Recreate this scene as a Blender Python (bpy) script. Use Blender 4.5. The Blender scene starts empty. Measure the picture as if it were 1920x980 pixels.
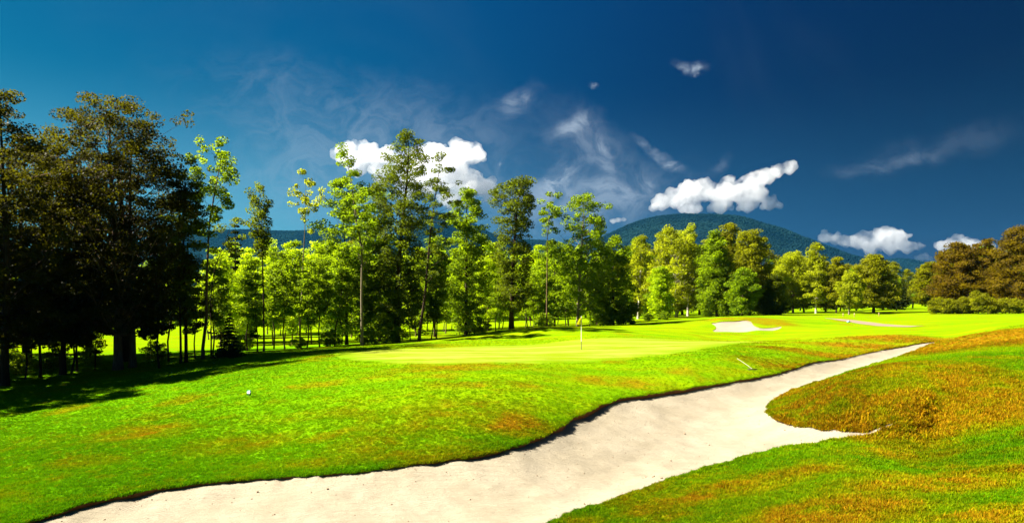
import bpy, math, random
import numpy as np
from mathutils import Vector, Matrix, Quaternion

random.seed(7)
rng = np.random.default_rng(11)
scene = bpy.context.scene
col = scene.collection
R = math.radians

# ------------------------------------------------------------------ camera
F, HZ, CX, CAMZ = 1300.0, 570.0, 960.0, 2.9     # focal length / horizon row in photo pixels, eye height in metres
cam_d = bpy.data.cameras.new('camera')
cam = bpy.data.objects.new('camera', cam_d)
col.objects.link(cam)
cam.location = (0, 0, CAMZ)
cam.rotation_euler = (R(90), 0, 0)
cam_d.sensor_width = 36
cam_d.lens = F / 1920 * 36
cam_d.shift_y = (HZ - 490) / 1920
cam_d.clip_start = 0.1
cam_d.clip_end = 40000
scene.camera = cam

# ------------------------------------------------------------------ light and exposure
SUN_EL, SUN_AZ = R(43), R(-90)                  # azimuth from +Y, negative = to the left
sun_dir = Vector((math.sin(SUN_AZ) * math.cos(SUN_EL), math.cos(SUN_AZ) * math.cos(SUN_EL), math.sin(SUN_EL)))
sd = bpy.data.lights.new('sun', 'SUN')
sd.energy = 4.6
sd.angle = R(0.5)
sd.color = (1.0, 0.93, 0.80)
so = bpy.data.objects.new('sun', sd)
so.rotation_euler = sun_dir.to_track_quat('Z', 'Y').to_euler()
col.objects.link(so)
vs = scene.view_settings
vs.view_transform = 'Standard'
vs.look = 'None'
vs.gamma = 1.0
vs.use_curve_mapping = False
vs.exposure = 2.5

scene.cycles.use_denoising = True
scene.cycles.max_bounces = 20
scene.cycles.diffuse_bounces = 3
scene.cycles.glossy_bounces = 2
scene.cycles.transmission_bounces = 6
scene.cycles.transparent_max_bounces = 8
scene.cycles.volume_bounces = 16
scene.cycles.caustics_reflective = False
scene.cycles.caustics_refractive = False


class NT:
    """small node-tree helper"""
    def __init__(self, tree):
        self.t = tree
        self.n = tree.nodes
        self.l = tree.links

    def new(self, kind, **kw):
        nd = self.n.new(kind)
        for k, v in kw.items():
            setattr(nd, k, v)
        return nd

    def put(self, nd, sock, v):
        s = nd.inputs[sock]
        if isinstance(v, bpy.types.NodeSocket):
            self.l.new(v, s)
        else:
            s.default_value = v

    def math(self, op, a, b=None, c=None, clamp=False):
        nd = self.new('ShaderNodeMath', operation=op, use_clamp=clamp)
        self.put(nd, 0, a)
        if b is not None:
            self.put(nd, 1, b)
        if c is not None:
            self.put(nd, 2, c)
        return nd.outputs[0]

    def vmath(self, op, a, b=None, scale=None):
        nd = self.new('ShaderNodeVectorMath', operation=op)
        self.put(nd, 0, a)
        if b is not None:
            self.put(nd, 1, b)
        if scale is not None:
            self.put(nd, 3, scale)
        return nd

    def mix(self, fac, a, b, blend='MIX'):
        nd = self.new('ShaderNodeMix', data_type='RGBA', blend_type=blend)
        self.put(nd, 0, fac)
        for i, v in ((6, a), (7, b)):
            if isinstance(v, tuple) and len(v) == 3:
                v = v + (1,)
            self.put(nd, i, v)
        return nd.outputs[2]

    def ramp(self, v, lo, hi, a=0.0, b=1.0, smooth=True):
        nd = self.new('ShaderNodeMapRange', interpolation_type='SMOOTHSTEP' if smooth else 'LINEAR')
        self.put(nd, 0, v)
        for i, x in enumerate((lo, hi, a, b)):
            self.put(nd, i + 1, x)
        return nd.outputs[0]

    def noise(self, vec, scale, detail=3.0, rough=0.55, dist=0.0, color=False):
        nd = self.new('ShaderNodeTexNoise')
        if vec is not None:
            self.put(nd, 'Vector', vec)
        self.put(nd, 'Scale', scale)
        self.put(nd, 'Detail', detail)
        self.put(nd, 'Roughness', rough)
        self.put(nd, 'Distortion', dist)
        return nd.outputs[1 if color else 0]

    def attr(self, name, kind='GEOMETRY', out='Fac'):
        nd = self.new('ShaderNodeAttribute', attribute_name=name, attribute_type=kind)
        return nd.outputs[out]


# ------------------------------------------------------------------ sky
world = bpy.data.worlds.new('World')
scene.world = world
world.use_nodes = True
w = NT(world.node_tree)
w.n.clear()
sky = w.new('ShaderNodeTexSky', sky_type='NISHITA')
sky.sun_disc = False
sky.sun_elevation = SUN_EL
sky.sun_rotation = SUN_AZ
sky.altitude = 500
sky.air_density = 1.0
sky.dust_density = 1.0
sky.ozone_density = 2.0
sep = w.new('ShaderNodeSeparateColor')
w.l.new(sky.outputs[0], sep.inputs[0])
# the sky falls off away from the sun more steeply than the model's, as through a polariser, and whitens to the horizon
tc = w.new('ShaderNodeTexCoord')
sdot = w.vmath('DOT_PRODUCT', tc.outputs['Generated'], tuple(sun_dir)).outputs['Value']
sdot = w.math('SMOOTH_MIN', sdot, 0.30, 0.25)
dxyz = w.new('ShaderNodeSeparateXYZ')
w.l.new(tc.outputs['Generated'], dxyz.inputs[0])
low = w.ramp(dxyz.outputs[2], 0.30, 0.02)
SKY_GAIN = ((0.0002, 3.2, 0.3, .036, 5.0), (0.0058, 1.5, 4.9, .112, 3.0), (0.0300, 0.9, 3.0, .180, 2.3))   # gain, power, fall-off, horizon and its fall-off
comb = w.new('ShaderNodeCombineColor')
for i, (g, p, k, hz, hk) in enumerate(SKY_GAIN):
    v = w.math('MULTIPLY', w.math('POWER', sep.outputs[i], p), g)
    v = w.math('MULTIPLY', v, w.math('EXPONENT', w.math('MULTIPLY', sdot, k)))
    h = w.math('MULTIPLY', w.math('MULTIPLY', low, hz), w.math('EXPONENT', w.math('MULTIPLY', sdot, hk)))
    w.l.new(w.math('MULTIPLY', w.math('ADD', v, h), 1.47), comb.inputs[i])
skycol = comb.outputs[0]
# high thin cirrus, laid out by direction on the dome (a = right, b = up as seen looking north)
ysafe = w.math('MAXIMUM', dxyz.outputs[1], 0.05)
ca = w.math('DIVIDE', dxyz.outputs[0], ysafe)
cb = w.math('DIVIDE', dxyz.outputs[2], ysafe)
ab = w.new('ShaderNodeCombineXYZ')
w.l.new(ca, ab.inputs[0]); w.l.new(cb, ab.inputs[1])
warp = w.vmath('SUBTRACT', w.noise(ab.outputs[0], 9.0, 5.0, 0.6, color=True), (0.5, 0.5, 0.5)).outputs[0]
abw = w.vmath('ADD', ab.outputs[0], w.vmath('SCALE', warp, scale=0.055).outputs[0]).outputs[0]


def streak(p0, p1, wid, strength, soft=1.0):
    """soft streak between two directions given as photo columns / rows"""
    a0 = ((p0[0] - CX) / F, (HZ - p0[1]) / F, 0.0)
    a1 = ((p1[0] - CX) / F, (HZ - p1[1]) / F, 0.0)
    d = (a1[0] - a0[0], a1[1] - a0[1], 0.0)
    L2 = d[0] ** 2 + d[1] ** 2
    rel = w.vmath('SUBTRACT', abw, a0).outputs[0]
    t = w.math('DIVIDE', w.vmath('DOT_PRODUCT', rel, d).outputs['Value'], L2, clamp=True)
    on = w.vmath('SCALE', d, scale=t).outputs[0]
    dist = w.vmath('DISTANCE', rel, on)
    wv = wid / F
    prof = w.ramp(dist.outputs['Value'], 0.0, wv, strength, 0.0)
    ends = w.math('MULTIPLY', w.ramp(t, 0.0, 0.35 * soft), w.ramp(t, 1.0, 1.0 - 0.35 * soft))
    endm = w.math('MULTIPLY_ADD', ends, 0.85, 0.15)
    return w.math('MULTIPLY', prof, endm)


parts = [
    streak((300, 150), (980, 260), 120, 0.13),
    streak((380, 330), (1020, 310), 150, 0.22),
    streak((930, 220), (1010, 165), 34, 0.30),
    streak((1030, 250), (1125, 212), 26, 0.42),
    streak((1040, 215), (1180, 330), 80, 0.24),
    streak((1125, 240), (1135, 320), 22, 0.34),
    streak((1020, 350), (1075, 305), 30, 0.50),
    streak((1000, 380), (1060, 330), 40, 0.34),
    streak((1190, 250), (1295, 330), 15, 0.50, 0.6),
    streak((1040, 360), (1290, 350), 75, 0.26),
    streak((1200, 345), (1275, 338), 14, 0.34),
    streak((880, 400), (1250, 385), 95, 0.30),
    streak((1550, 318), (1770, 285), 20, 0.20),
    streak((1600, 310), (1930, 235), 44, 0.07),
    streak((1330, 330), (1360, 300), 16, 0.12),
    streak((1105, 154), (1121, 155), 9, 0.60),
    streak((1262, 118), (1290, 132), 12, 0.36),
    streak((1285, 128), (1312, 122), 17, 0.85),
    streak((1292, 140), (1310, 140), 8, 0.75),
    streak((940, 305), (952, 304), 8, 0.5),
]
tot = parts[0]
for q in parts[1:]:
    tot = w.math('ADD', tot, q)
mp = w.new('ShaderNodeMapping')
mp.inputs['Scale'].default_value = (1.0, 1.35, 1.0)
mp.inputs['Rotation'].default_value = (0, 0, R(-25))
w.l.new(abw, mp.inputs[0])
fib = w.ramp(w.noise(mp.outputs[0], 16.0, 9.0, 0.62, 1.2), 0.33, 0.68, 0.25, 1.15)
# faint veil of the same cirrus over the rest of the sky
veil = w.ramp(w.noise(tc.outputs['Generated'], 2.2, 6.0, 0.6, 0.8), 0.5, 0.8, 0.0, 0.02)
cir = w.math('ADD', w.math('MULTIPLY', tot, fib), veil, clamp=True)
front = w.ramp(dxyz.outputs[1], 0.05, 0.3)
cir = w.math('MULTIPLY', cir, front)
skymix = w.mix(cir, skycol, (.85, 1.0, 1.18))
bg = w.new('ShaderNodeBackground')
w.l.new(skymix, bg.inputs[0])
bg.inputs[1].default_value = 0.12
wo = w.new('ShaderNodeOutputWorld')
w.l.new(bg.outputs[0], wo.inputs[0])

# ------------------------------------------------------------------ generic helpers
def tag(o, label=None, cat=None, group=None, kind=None):
    if label: o['label'] = label
    if cat: o['category'] = cat
    if group: o['group'] = group
    if kind: o['kind'] = kind
    return o


def mesh_np(name, V, faces, mat, smooth=False, fattr=None, pattr=None):
    """faces: list of integer arrays (n,k) of one k each"""
    me = bpy.data.meshes.new(name)
    V = np.asarray(V, dtype=np.float32)
    me.vertices.add(len(V))
    me.vertices.foreach_set('co', V.ravel())
    loops = np.concatenate([np.asarray(f).ravel() for f in faces]).astype(np.int32)
    tot = np.concatenate([np.full(len(f), np.asarray(f).shape[1]) for f in faces]).astype(np.int32)
    st = np.concatenate([[0], np.cumsum(tot)[:-1]]).astype(np.int32)
    me.loops.add(len(loops))
    me.loops.foreach_set('vertex_index', loops)
    me.polygons.add(len(tot))
    me.polygons.foreach_set('loop_start', st)
    me.polygons.foreach_set('loop_total', tot)
    if smooth:
        me.polygons.foreach_set('use_smooth', np.ones(len(tot), dtype=bool))
    me.update(calc_edges=True)
    for k, v in (fattr or {}).items():
        a = me.attributes.new(k, 'FLOAT', 'FACE'); a.data.foreach_set('value', np.asarray(v, dtype=np.float32))
    for k, v in (pattr or {}).items():
        a = me.attributes.new(k, 'FLOAT', 'POINT'); a.data.foreach_set('value', np.asarray(v, dtype=np.float32))
    if mat:
        me.materials.append(mat)
    return me


def obj(name, me, parent=None, loc=(0, 0, 0), rotz=0.0):
    o = bpy.data.objects.new(name, me)
    col.objects.link(o)
    o.location = loc
    o.rotation_euler = (0, 0, rotz)
    if parent:
        o.parent = parent
    return o


def hash2(ix, iy, s):
    h = (ix.astype(np.int64) * 374761393 + iy.astype(np.int64) * 668265263 + s * 1442695041) & 0x7fffffff
    h = ((h ^ (h >> 13)) * 1274126177) & 0x7fffffff
    return ((h ^ (h >> 16)) & 0xffffff) / float(0xffffff)


def vnoise(x, y, s=0):
    x0 = np.floor(x); y0 = np.floor(y)
    fx = x - x0; fy = y - y0
    fx = fx * fx * (3 - 2 * fx); fy = fy * fy * (3 - 2 * fy)
    a = hash2(x0, y0, s); b = hash2(x0 + 1, y0, s); c = hash2(x0, y0 + 1, s); d = hash2(x0 + 1, y0 + 1, s)
    return a + (b - a) * fx + (c - a) * fy + (a - b - c + d) * fx * fy


def fbm(x, y, sc, oct=4, s=0, rough=0.5):
    v = np.zeros_like(x); amp = 1.0; tot = 0.0
    for i in range(oct):
        v += amp * vnoise(x * sc + 17.3 * i, y * sc - 9.1 * i, s + i); tot += amp
        amp *= rough; sc *= 2.03
    return v / tot


def sstep(a, b, x):
    t = np.clip((x - a) / (b - a), 0, 1)
    return t * t * (3 - 2 * t)


# ------------------------------------------------------------------ materials
def newmat(name):
    m = bpy.data.materials.new(name)
    m.use_nodes = True
    t = NT(m.node_tree)
    t.n.clear()
    out = t.new('ShaderNodeOutputMaterial')
    return m, t, out


def leaf_mat(name, dark, light, trans, tr=0.42):
    m, t, out = newmat(name)
    v = t.attr('var')
    oi = t.new('ShaderNodeObjectInfo')
    c = t.mix(v, dark, light)
    hs = t.new('ShaderNodeHueSaturation')
    t.put(hs, 'Hue', t.math('MULTIPLY_ADD', oi.outputs['Random'], 0.02, 0.482))
    t.put(hs, 'Value', t.math('MULTIPLY_ADD', oi.outputs['Random'], 0.35, 0.82))
    t.put(hs, 'Color', c)
    p = t.new('ShaderNodeBsdfPrincipled')
    t.put(p, 'Base Color', hs.outputs[0])
    t.put(p, 'Roughness', 0.55)
    t.put(p, 'Specular IOR Level', 0.05)
    tb = t.new('ShaderNodeBsdfTranslucent')
    hs2 = t.new('ShaderNodeHueSaturation')
    t.put(hs2, 'Value', t.math('MULTIPLY_ADD', v, 0.6, 0.6))
    t.put(hs2, 'Color', trans + (1,))
    t.l.new(hs2.outputs[0], tb.inputs[0])
    mx = t.new('ShaderNodeMixShader')
    mx.inputs[0].default_value = tr
    t.l.new(p.outputs[0], mx.inputs[1]); t.l.new(tb.outputs[0], mx.inputs[2])
    t.l.new(mx.outputs[0], out.inputs[0])
    return m


LEAF = {
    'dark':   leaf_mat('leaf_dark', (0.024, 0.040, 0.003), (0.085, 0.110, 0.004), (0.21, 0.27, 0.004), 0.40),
    'shade':  leaf_mat('leaf_shade', (0.015, 0.012, 0.002), (0.036, 0.035, 0.003), (0.125, 0.120, 0.003), 0.36),  # gloom of the left stand put into the leaf colour, darker and browner
    'mid':    leaf_mat('leaf_mid', (0.040, 0.075, 0.003), (0.130, 0.190, 0.004), (0.32, 0.46, 0.004), 0.48),
    'lime':   leaf_mat('leaf_lime', (0.090, 0.150, 0.002), (0.255, 0.335, 0.004), (0.53, 0.70, 0.004), 0.54),
    'birch':  leaf_mat('leaf_birch', (0.090, 0.115, 0.003), (0.250, 0.285, 0.008), (0.48, 0.54, 0.008), 0.50),
    'russet': leaf_mat('leaf_russet', (0.044, 0.033, 0.003), (0.130, 0.096, 0.005), (0.30, 0.22, 0.004), 0.42),
    'olive':  leaf_mat('leaf_olive', (0.060, 0.066, 0.003), (0.170, 0.175, 0.005), (0.38, 0.40, 0.004), 0.46),
    'needle': leaf_mat('needle', (0.010, 0.018, 0.004), (0.028, 0.040, 0.006), (0.05, 0.07, 0.01), 0.15),
}


def bark_mat(name, a, b, birch=False):
    m, t, out = newmat(name)
    tc = t.new('ShaderNodeTexCoord')
    mp = t.new('ShaderNodeMapping')
    mp.inputs['Scale'].default_value = (1.0, 1.0, 6.0) if birch else (6.0, 6.0, 0.8)
    t.l.new(tc.outputs['Object'], mp.inputs[0])
    n = t.noise(mp.outputs[0], 2.5, 5.0, 0.65)
    f = t.ramp(n, 0.5, 0.62) if birch else t.ramp(n, 0.3, 0.7)
    p = t.new('ShaderNodeBsdfPrincipled')
    t.put(p, 'Base Color', t.mix(f, a, b))
    t.put(p, 'Roughness', 0.9)
    t.put(p, 'Specular IOR Level', 0.1)
    bp = t.new('ShaderNodeBump')
    bp.inputs['Strength'].default_value = 0.5
    bp.inputs['Distance'].default_value = 0.03
    t.l.new(n, bp.inputs['Height'])
    t.l.new(bp.outputs[0], p.inputs['Normal'])
    t.l.new(p.outputs[0], out.inputs[0])
    return m


BARK = {
    'dark': bark_mat('bark_dark', (0.020, 0.012, 0.007), (0.055, 0.034, 0.020)),
    'brown': bark_mat('bark_brown', (0.080, 0.046, 0.026), (0.170, 0.110, 0.062)),
    'pale': bark_mat('bark_pale', (0.11, 0.085, 0.050), (0.22, 0.18, 0.11)),
    'birch': bark_mat('bark_birch', (0.42, 0.38, 0.30), (0.07, 0.05, 0.04), True),
}


def plain(name, colr, rough=0.6, spec=0.3, nscale=0, nvar=0.25, metal=0.0):
    m, t, out = newmat(name)
    p = t.new('ShaderNodeBsdfPrincipled')
    tc = t.new('ShaderNodeTexCoord')
    n = t.noise(tc.outputs['Object'], nscale or 8.0, 4.0, 0.6)
    lo = tuple(x * (1 - nvar) for x in colr); hi = tuple(min(1, x * (1 + nvar)) for x in colr)
    t.put(p, 'Base Color', t.mix(n, lo, hi))
    t.put(p, 'Roughness', rough)
    t.put(p, 'Specular IOR Level', spec)
    t.put(p, 'Metallic', metal)
    t.l.new(p.outputs[0], out.inputs[0])
    return m


# ------------------------------------------------------------------ the lie of the land
def YZ(py, z):                       # distance at which a ground height z shows on photo row py
    return (CAMZ - z) * F / (py - HZ)


def at(px, Y):
    return (px - CX) / F * Y


bunker_px = [
    # far lip, left to right: column, row, height, lip depth
    (-60, 1012, -2.40, .20), (60, 973, -2.30, .22), (150, 945, -2.20, .22), (270, 917, -2.10, .20), (400, 901, -2.00, .17),
    (500, 893, -1.90, .14), (620, 886, -1.75, .12), (740, 874, -1.62, .13), (850, 860, -1.50, .15), (930, 845, -1.40, .19),
    (1000, 822, -1.30, .24), (1055, 795, -1.20, .28), (1105, 765, -1.05, .30), (1160, 746, -.95, .28), (1230, 735, -.90, .24),
    (1310, 724, -.85, .20), (1400, 711, -.75, .20), (1480, 694, -.60, .20), (1560, 673, -.45, .18), (1640, 657, -.30, .14),
    (1700, 647, -.15, .10), (1785, 637, .02, .04),
    # near side, right to left
    (1700, 664, -.22, .03), (1640, 682, -.38, .03), (1560, 708, -.63, .03), (1500, 727, -.85, .04), (1460, 746, -1.05, .05),
    (1440, 765, -1.20, .08), (1450, 781, -1.25, .09), (1490, 794, -1.25, .08), (1550, 805, -1.20, .06), (1620, 809, -1.12, .05),
    (1765, 806, -.97, .03), (1640, 819, -1.15, .03), (1560, 827, -1.25, .03), (1480, 839, -1.38, .03), (1400, 858, -1.50, .03),
    (1300, 885, -1.65, .03), (1200, 917, -1.80, .03), (1120, 948, -1.92, .03), (1040, 977, -2.00, .03), (960, 1010, -2.10, .03),
    (760, 1090, -2.35, .04), (300, 1130, -2.55, .06), (20, 1085, -2.50, .10),
]
bunker2_px = [
    (1330, 621, .12, .03), (1346, 613, .45, .05), (1338, 608, .70, .06), (1325, 604.5, .88, .08), (1350, 603, .98, .10), (1380, 601, 1.08, .10),
    (1398, 599.5, 1.16, .08), (1408, 602, 1.02, .04), (1412, 609, .72, .03), (1420, 614, .48, .03), (1432, 615.5, .40, .03), (1452, 613.5, .48, .04),
    (1469, 611, .60, .03), (1462, 616, .36, .02), (1448, 620, .18, .02), (1400, 622, .08, .02), (1360, 622, .08, .02),
]


def to_plan(lst):
    P = []
    for px, py, z, lip in lst:
        Y = YZ(py, z)
        P.append((at(px, Y), Y, z, lip * .78))
    return np.array(P)


BK1, BK2 = to_plan(bunker_px), to_plan(bunker2_px)
ctrl = []                                   # x, y, z
for px, py, z in [
    # putting green and the bank in front of it
    (1090, 655, 0.02), (1000, 633, 0.05), (1010, 617, 0.60), (900, 624, 0.05), (1150, 622, 0.42), (650, 665, -.20), (800, 681, -.16),
    (1380, 640, .10), (1200, 666, -.02), (1000, 676, -.08), (1500, 640, .10), (1300, 690, -.28), (1000, 740, -.62), (800, 760, -.75),
    (650, 702, -.50), (700, 805, -1.20), (466, 742, -1.05), (500, 800, -1.55), (300, 740, -1.50), (100, 800, -1.95), (0, 870, -2.20),
    (250, 850, -1.95), (220, 690, -1.65), (20, 695, -1.90), (-300, 720, -2.2), (1250, 660, .03), (1500, 668, -.18), (1620, 640, .05),
    (1120, 700, -.42), (560, 652, -1.0), (740, 641, -.75), (870, 628, -.50), (960, 618, -.30), (1085, 612, -.05), (1200, 597, .40), (350, 660, -1.45),
    # meadow behind the trees
    (400, 640, -2.0), (400, 613, -1.8), (200, 627, -2.2), (-200, 630, -2.4), (700, 612, -1.2), (1000, 601, -.5), (850, 606, -.9),
    # right mound between the two arms of sand
    (1640, 688, .22), (1560, 716, -.20), (1560, 762, -.58), (1700, 755, -.28), (1800, 695, .42), (1900, 700, .45), (1800, 785, -.62), (1920, 795, -.45),
    (1880, 652, .62), (1770, 653, .12), (1820, 628, .72), (1920, 611, 1.15), (1700, 630, .28), (1860, 612, .95), (2100, 640, .8), (2100, 800, -.2),
    # foreground
    (1900, 900, -.60), (1900, 985, -.45), (1500, 985, -1.05), (1300, 985, -1.50), (1650, 900, -.95), (1600, 850, -1.12), (2200, 1000, -.2), (1450, 900, -1.35),
    # far right
    (1400, 594, 1.42), (1330, 598, 1.05), (1480, 598, 1.15), (1560, 591, 1.20), (1520, 612, .50), (1600, 605, .75), (1690, 612, .60), (1850, 600, 1.05),
    (1850, 584, 1.65), (1700, 590, 1.30), (1760, 579, 1.9), (1640, 588, 1.3), (2050, 590, 1.6),
]:
    Y = YZ(py, z)
    ctrl.append((at(px, Y), Y, z))
for px, Y, z in [(1720, 140, 2.0), (1720, 190, 2.95), (1600, 190, 1.6), (1850, 190, 2.6), (1300, 140, .8), (1300, 220, .8), (900, 250, 0), (300, 250, -1.0),
                 (-300, 250, -1), (2200, 250, 2), (1700, 320, 2.6), (1000, 600, 1), (0, 600, 1), (1900, 600, 2), (960, 6, -1.6), (1920, 5, -.5), (300, 7, -2.6),
                 (1300, 9, -1.5), (960, 3, -1.5), (-600, 30, -2.4), (2500, 30, 0.3), (-200, 60, -2.2), (1380, 38.5, -.03), (1300, 37, -.1), (960, 2000, 1), (-400, 2000, 1), (2300, 2000, 1), (960, 6500, 1)]:
    ctrl.append((at(px, Y), Y, z))
ctrl += [tuple(p[:3]) for p in BK1] + [tuple(p[:3]) for p in BK2]
ctrl = np.array(ctrl)


def warpc(x, y):
    y = np.maximum(y, 0.5)
    return np.stack([np.arctan2(x, y + 2.0) * 2.2, np.log(y + 3.0)], -1)


def tps_k(d2):
    return 0.5 * d2 * np.log(d2 + 1e-12)


_c = warpc(ctrl[:, 0], ctrl[:, 1])
_n = len(_c)
_d2 = ((_c[:, None] - _c[None]) ** 2).sum(-1)
_A = np.zeros((_n + 3, _n + 3))
_A[:_n, :_n] = tps_k(_d2) + np.eye(_n) * 4e-5
_A[:_n, _n] = 1; _A[:_n, _n + 1:] = _c
_A[_n:, :_n] = _A[:_n, _n:].T
_w = np.linalg.solve(_A, np.concatenate([ctrl[:, 2], np.zeros(3)]))


def T(x, y):
    x = np.asarray(x, float); y = np.asarray(y, float)
    sh = x.shape
    p = warpc(x.ravel(), y.ravel())
    out = np.empty(len(p))
    for i in range(0, len(p), 20000):
        q = p[i:i + 20000]
        d2 = ((q[:, None] - _c[None]) ** 2).sum(-1)
        out[i:i + 20000] = tps_k(d2) @ _w[:_n] + _w[_n] + q @ _w[_n + 1:]
    return out.reshape(sh)


def Tz(x, y):
    return float(T(np.array([x]), np.array([y]))[0])


def on_ground(px, py, y0=8.0, y1=400.0):
    """where the line of sight through a photo pixel meets the land"""
    Y = np.geomspace(y0, y1, 4000)
    z = CAMZ - (py - HZ) / F * Y
    hit = np.nonzero(z <= T((px - CX) / F * Y, Y))[0]
    i = hit[0] if len(hit) else -1
    return float((px - CX) / F * Y[i]), float(Y[i]), float(z[i])


def smooth_loop(P, it=2):                  # Chaikin corner cutting, all columns
    for _ in range(it):
        N = np.roll(P, -1, 0)
        P = np.stack([P * .75 + N * .25, P * .25 + N * .75], 1).reshape(-1, P.shape[1])
    return P


L1, L2 = smooth_loop(BK1, 3), smooth_loop(BK2)
# frayed turf edge
def fray(Lp, amp):
    s = np.arange(len(Lp))
    N = np.roll(Lp, -1, 0) - np.roll(Lp, 1, 0)
    nx, ny = N[:, 1], -N[:, 0]
    q = np.hypot(nx, ny) + 1e-9
    d = (vnoise(s * .45, s * 0 + 3.0, 5) - .5) * amp + (vnoise(s * .17, s * 0 + 9.0, 6) - .5) * amp
    Lp = Lp.copy(); Lp[:, 3] *= .75 + .5 * vnoise(s * .31, s * 0 + 1.0, 7)
    Lp[:, 0] += nx / q * d; Lp[:, 1] += ny / q * d
    return Lp


L1, L2 = fray(L1, .10), fray(L2, .15)


def loop_query(Lp, x, y):
    """signed distance (negative inside), nearest point and its lip depth"""
    A = Lp; B = np.roll(Lp, -1, 0)
    dx, dy = B[:, 0] - A[:, 0], B[:, 1] - A[:, 1]
    L2_ = dx * dx + dy * dy + 1e-12
    out_d = np.empty(len(x)); out_p = np.empty((len(x), 2)); lip = np.empty(len(x))
    ins = np.zeros(len(x), bool)
    for i in range(0, len(x), 8000):
        X = x[i:i + 8000, None]; Y = y[i:i + 8000, None]
        t = np.clip(((X - A[:, 0]) * dx + (Y - A[:, 1]) * dy) / L2_, 0, 1)
        qx = A[:, 0] + t * dx; qy = A[:, 1] + t * dy
        d2 = (X - qx) ** 2 + (Y - qy) ** 2
        k = d2.argmin(1); r = np.arange(len(k))
        out_d[i:i + 8000] = np.sqrt(d2[r, k]); out_p[i:i + 8000, 0] = qx[r, k]; out_p[i:i + 8000, 1] = qy[r, k]
        tt = t[r, k]
        lip[i:i + 8000] = A[k, 3] * (1 - tt) + B[k, 3] * tt
        c = ((A[:, 1] > Y) != (B[:, 1] > Y)) & (X < dx * (Y - A[:, 1]) / (np.where(dy == 0, 1e-12, dy)) + A[:, 0])
        ins[i:i + 8000] = c.sum(1) % 2 == 1
    return np.where(ins, -out_d, out_d), out_p, lip


rows = np.concatenate([np.linspace(1.0, 7.6, 14), np.geomspace(8.0, 62.0, 330), np.geomspace(62.6, 100, 100)[0:], np.geomspace(102, 320, 60), np.geomspace(335, 6200, 40)])
cols = np.concatenate([np.linspace(-1.7, -.80, 50)[:-1], np.linspace(-.80, .80, 330), np.linspace(.80, 1.7, 50)[1:]])
U, V = np.meshgrid(cols, rows)
nr, nc = U.shape
GX = (U * (V + 1.0)).ravel(); GY = V.ravel()
inner = np.zeros(len(GX), bool); snapped = np.zeros(len(GX), int); lipv = np.zeros(len(GX)); sdist = np.full(len(GX), 99.0); which = np.zeros(len(GX), int)
for bi, Lp in ((1, L1), (2, L2)):
    box = (GX > Lp[:, 0].min() - 4) & (GX < Lp[:, 0].max() + 4) & (GY > Lp[:, 1].min() - 4) & (GY < Lp[:, 1].max() + 4)
    ids = np.nonzero(box)[0]
    d, q, lp = loop_query(Lp, GX[ids], GY[ids])
    D = np.full(len(GX), 99.0); D[ids] = d
    Q = np.zeros((len(GX), 2)); Q[ids] = q
    LP = np.zeros(len(GX)); LP[ids] = lp
    g = np.arange(nr * nc).reshape(nr, nc)
    for a, b in ((g[:, :-1], g[:, 1:]), (g[:-1], g[1:])):
        a = a.ravel(); b = b.ravel()
        cr = (D[a] < 0) != (D[b] < 0)
        a, b = a[cr], b[cr]
        near = np.where(np.abs(D[a]) < np.abs(D[b]), a, b)
        snapped[near] = bi
    sn = np.nonzero((snapped == bi) & (D < 50))[0]
    GX[sn] = Q[sn, 0]; GY[sn] = Q[sn, 1]
    D[sn] = 0.0
    m = np.abs(D) < np.abs(sdist)
    sdist[m] = D[m]; lipv[m] = LP[m]; which[m] = bi
GZ = T(GX, GY)
GZ0 = GZ.copy()
# fine unevenness of the turf
rough_amp = 0.05 * sstep(60, 25, GY) + 0.01
GZ = GZ + (fbm(GX, GY, 1.3, 3, 3) - .5) * rough_amp * 1.6 * np.where(GY < 150, 1, 0)
# triangles; the diagonal joins snapped corners
g = np.arange(nr * nc).reshape(nr, nc)
a, b, c, d = g[:-1, :-1].ravel(), g[:-1, 1:].ravel(), g[1:, 1:].ravel(), g[1:, :-1].ravel()
diag_ac = (snapped[a] > 0) & (snapped[c] > 0)
t1 = np.where(diag_ac[:, None], np.stack([a, b, c], 1), np.stack([a, b, d], 1))
t2 = np.where(diag_ac[:, None], np.stack([a, c, d], 1), np.stack([b, c, d], 1))
tri = np.concatenate([t1, t2])
ts = np.where(snapped[tri] > 0, 0.0, sdist[tri])
inside = (ts.sum(1) < 0) & (np.abs(ts).max(1) < 60)
allsn = (snapped[tri] > 0).all(1)
if allsn.any():
    k = np.nonzero(allsn)[0]
    cx_, cy_ = GX[tri[k]].mean(1), GY[tri[k]].mean(1)
    d1, _, _ = loop_query(L1, cx_, cy_); d2, _, _ = loop_query(L2, cx_, cy_)
    inside[k] = (d1 < 0) | (d2 < 0)
grass_tri = tri[~inside]; sand_tri = tri[inside]


def dry_field(x, y):
    """how parched the turf is: 0 lush, 1 straw-orange"""
    n = fbm(x, y, .35, 4, 21, .55)
    n2 = fbm(x, y, 1.6, 4, 33, .6)
    base = sstep(.54, .80, n) * .42 + sstep(.5, .8, n2) * .22
    top = np.zeros_like(x)
    n3 = fbm(x, y, .75, 3, 44, .55)
    for (cx, cy, rx, ry, amt) in DRY:
        e = np.sqrt(((x - cx) / rx) ** 2 + ((y - cy) / ry) ** 2) + (n2 - .5) * .8 + (n3 - .5) * .8
        top = np.maximum(top, amt * sstep(1.3, .40, e))
    base = base + top * (.46 + .42 * sstep(.36, .62, n2) + .35 * sstep(.40, .62, n3))
    near = sstep(-1.0, 3.0, x) * sstep(24, 19, y) * (.16 + .45 * sstep(.42, .66, n3) + .2 * sstep(.4, .7, n2))
    return np.clip(base + near * .30, 0, 1)


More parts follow.
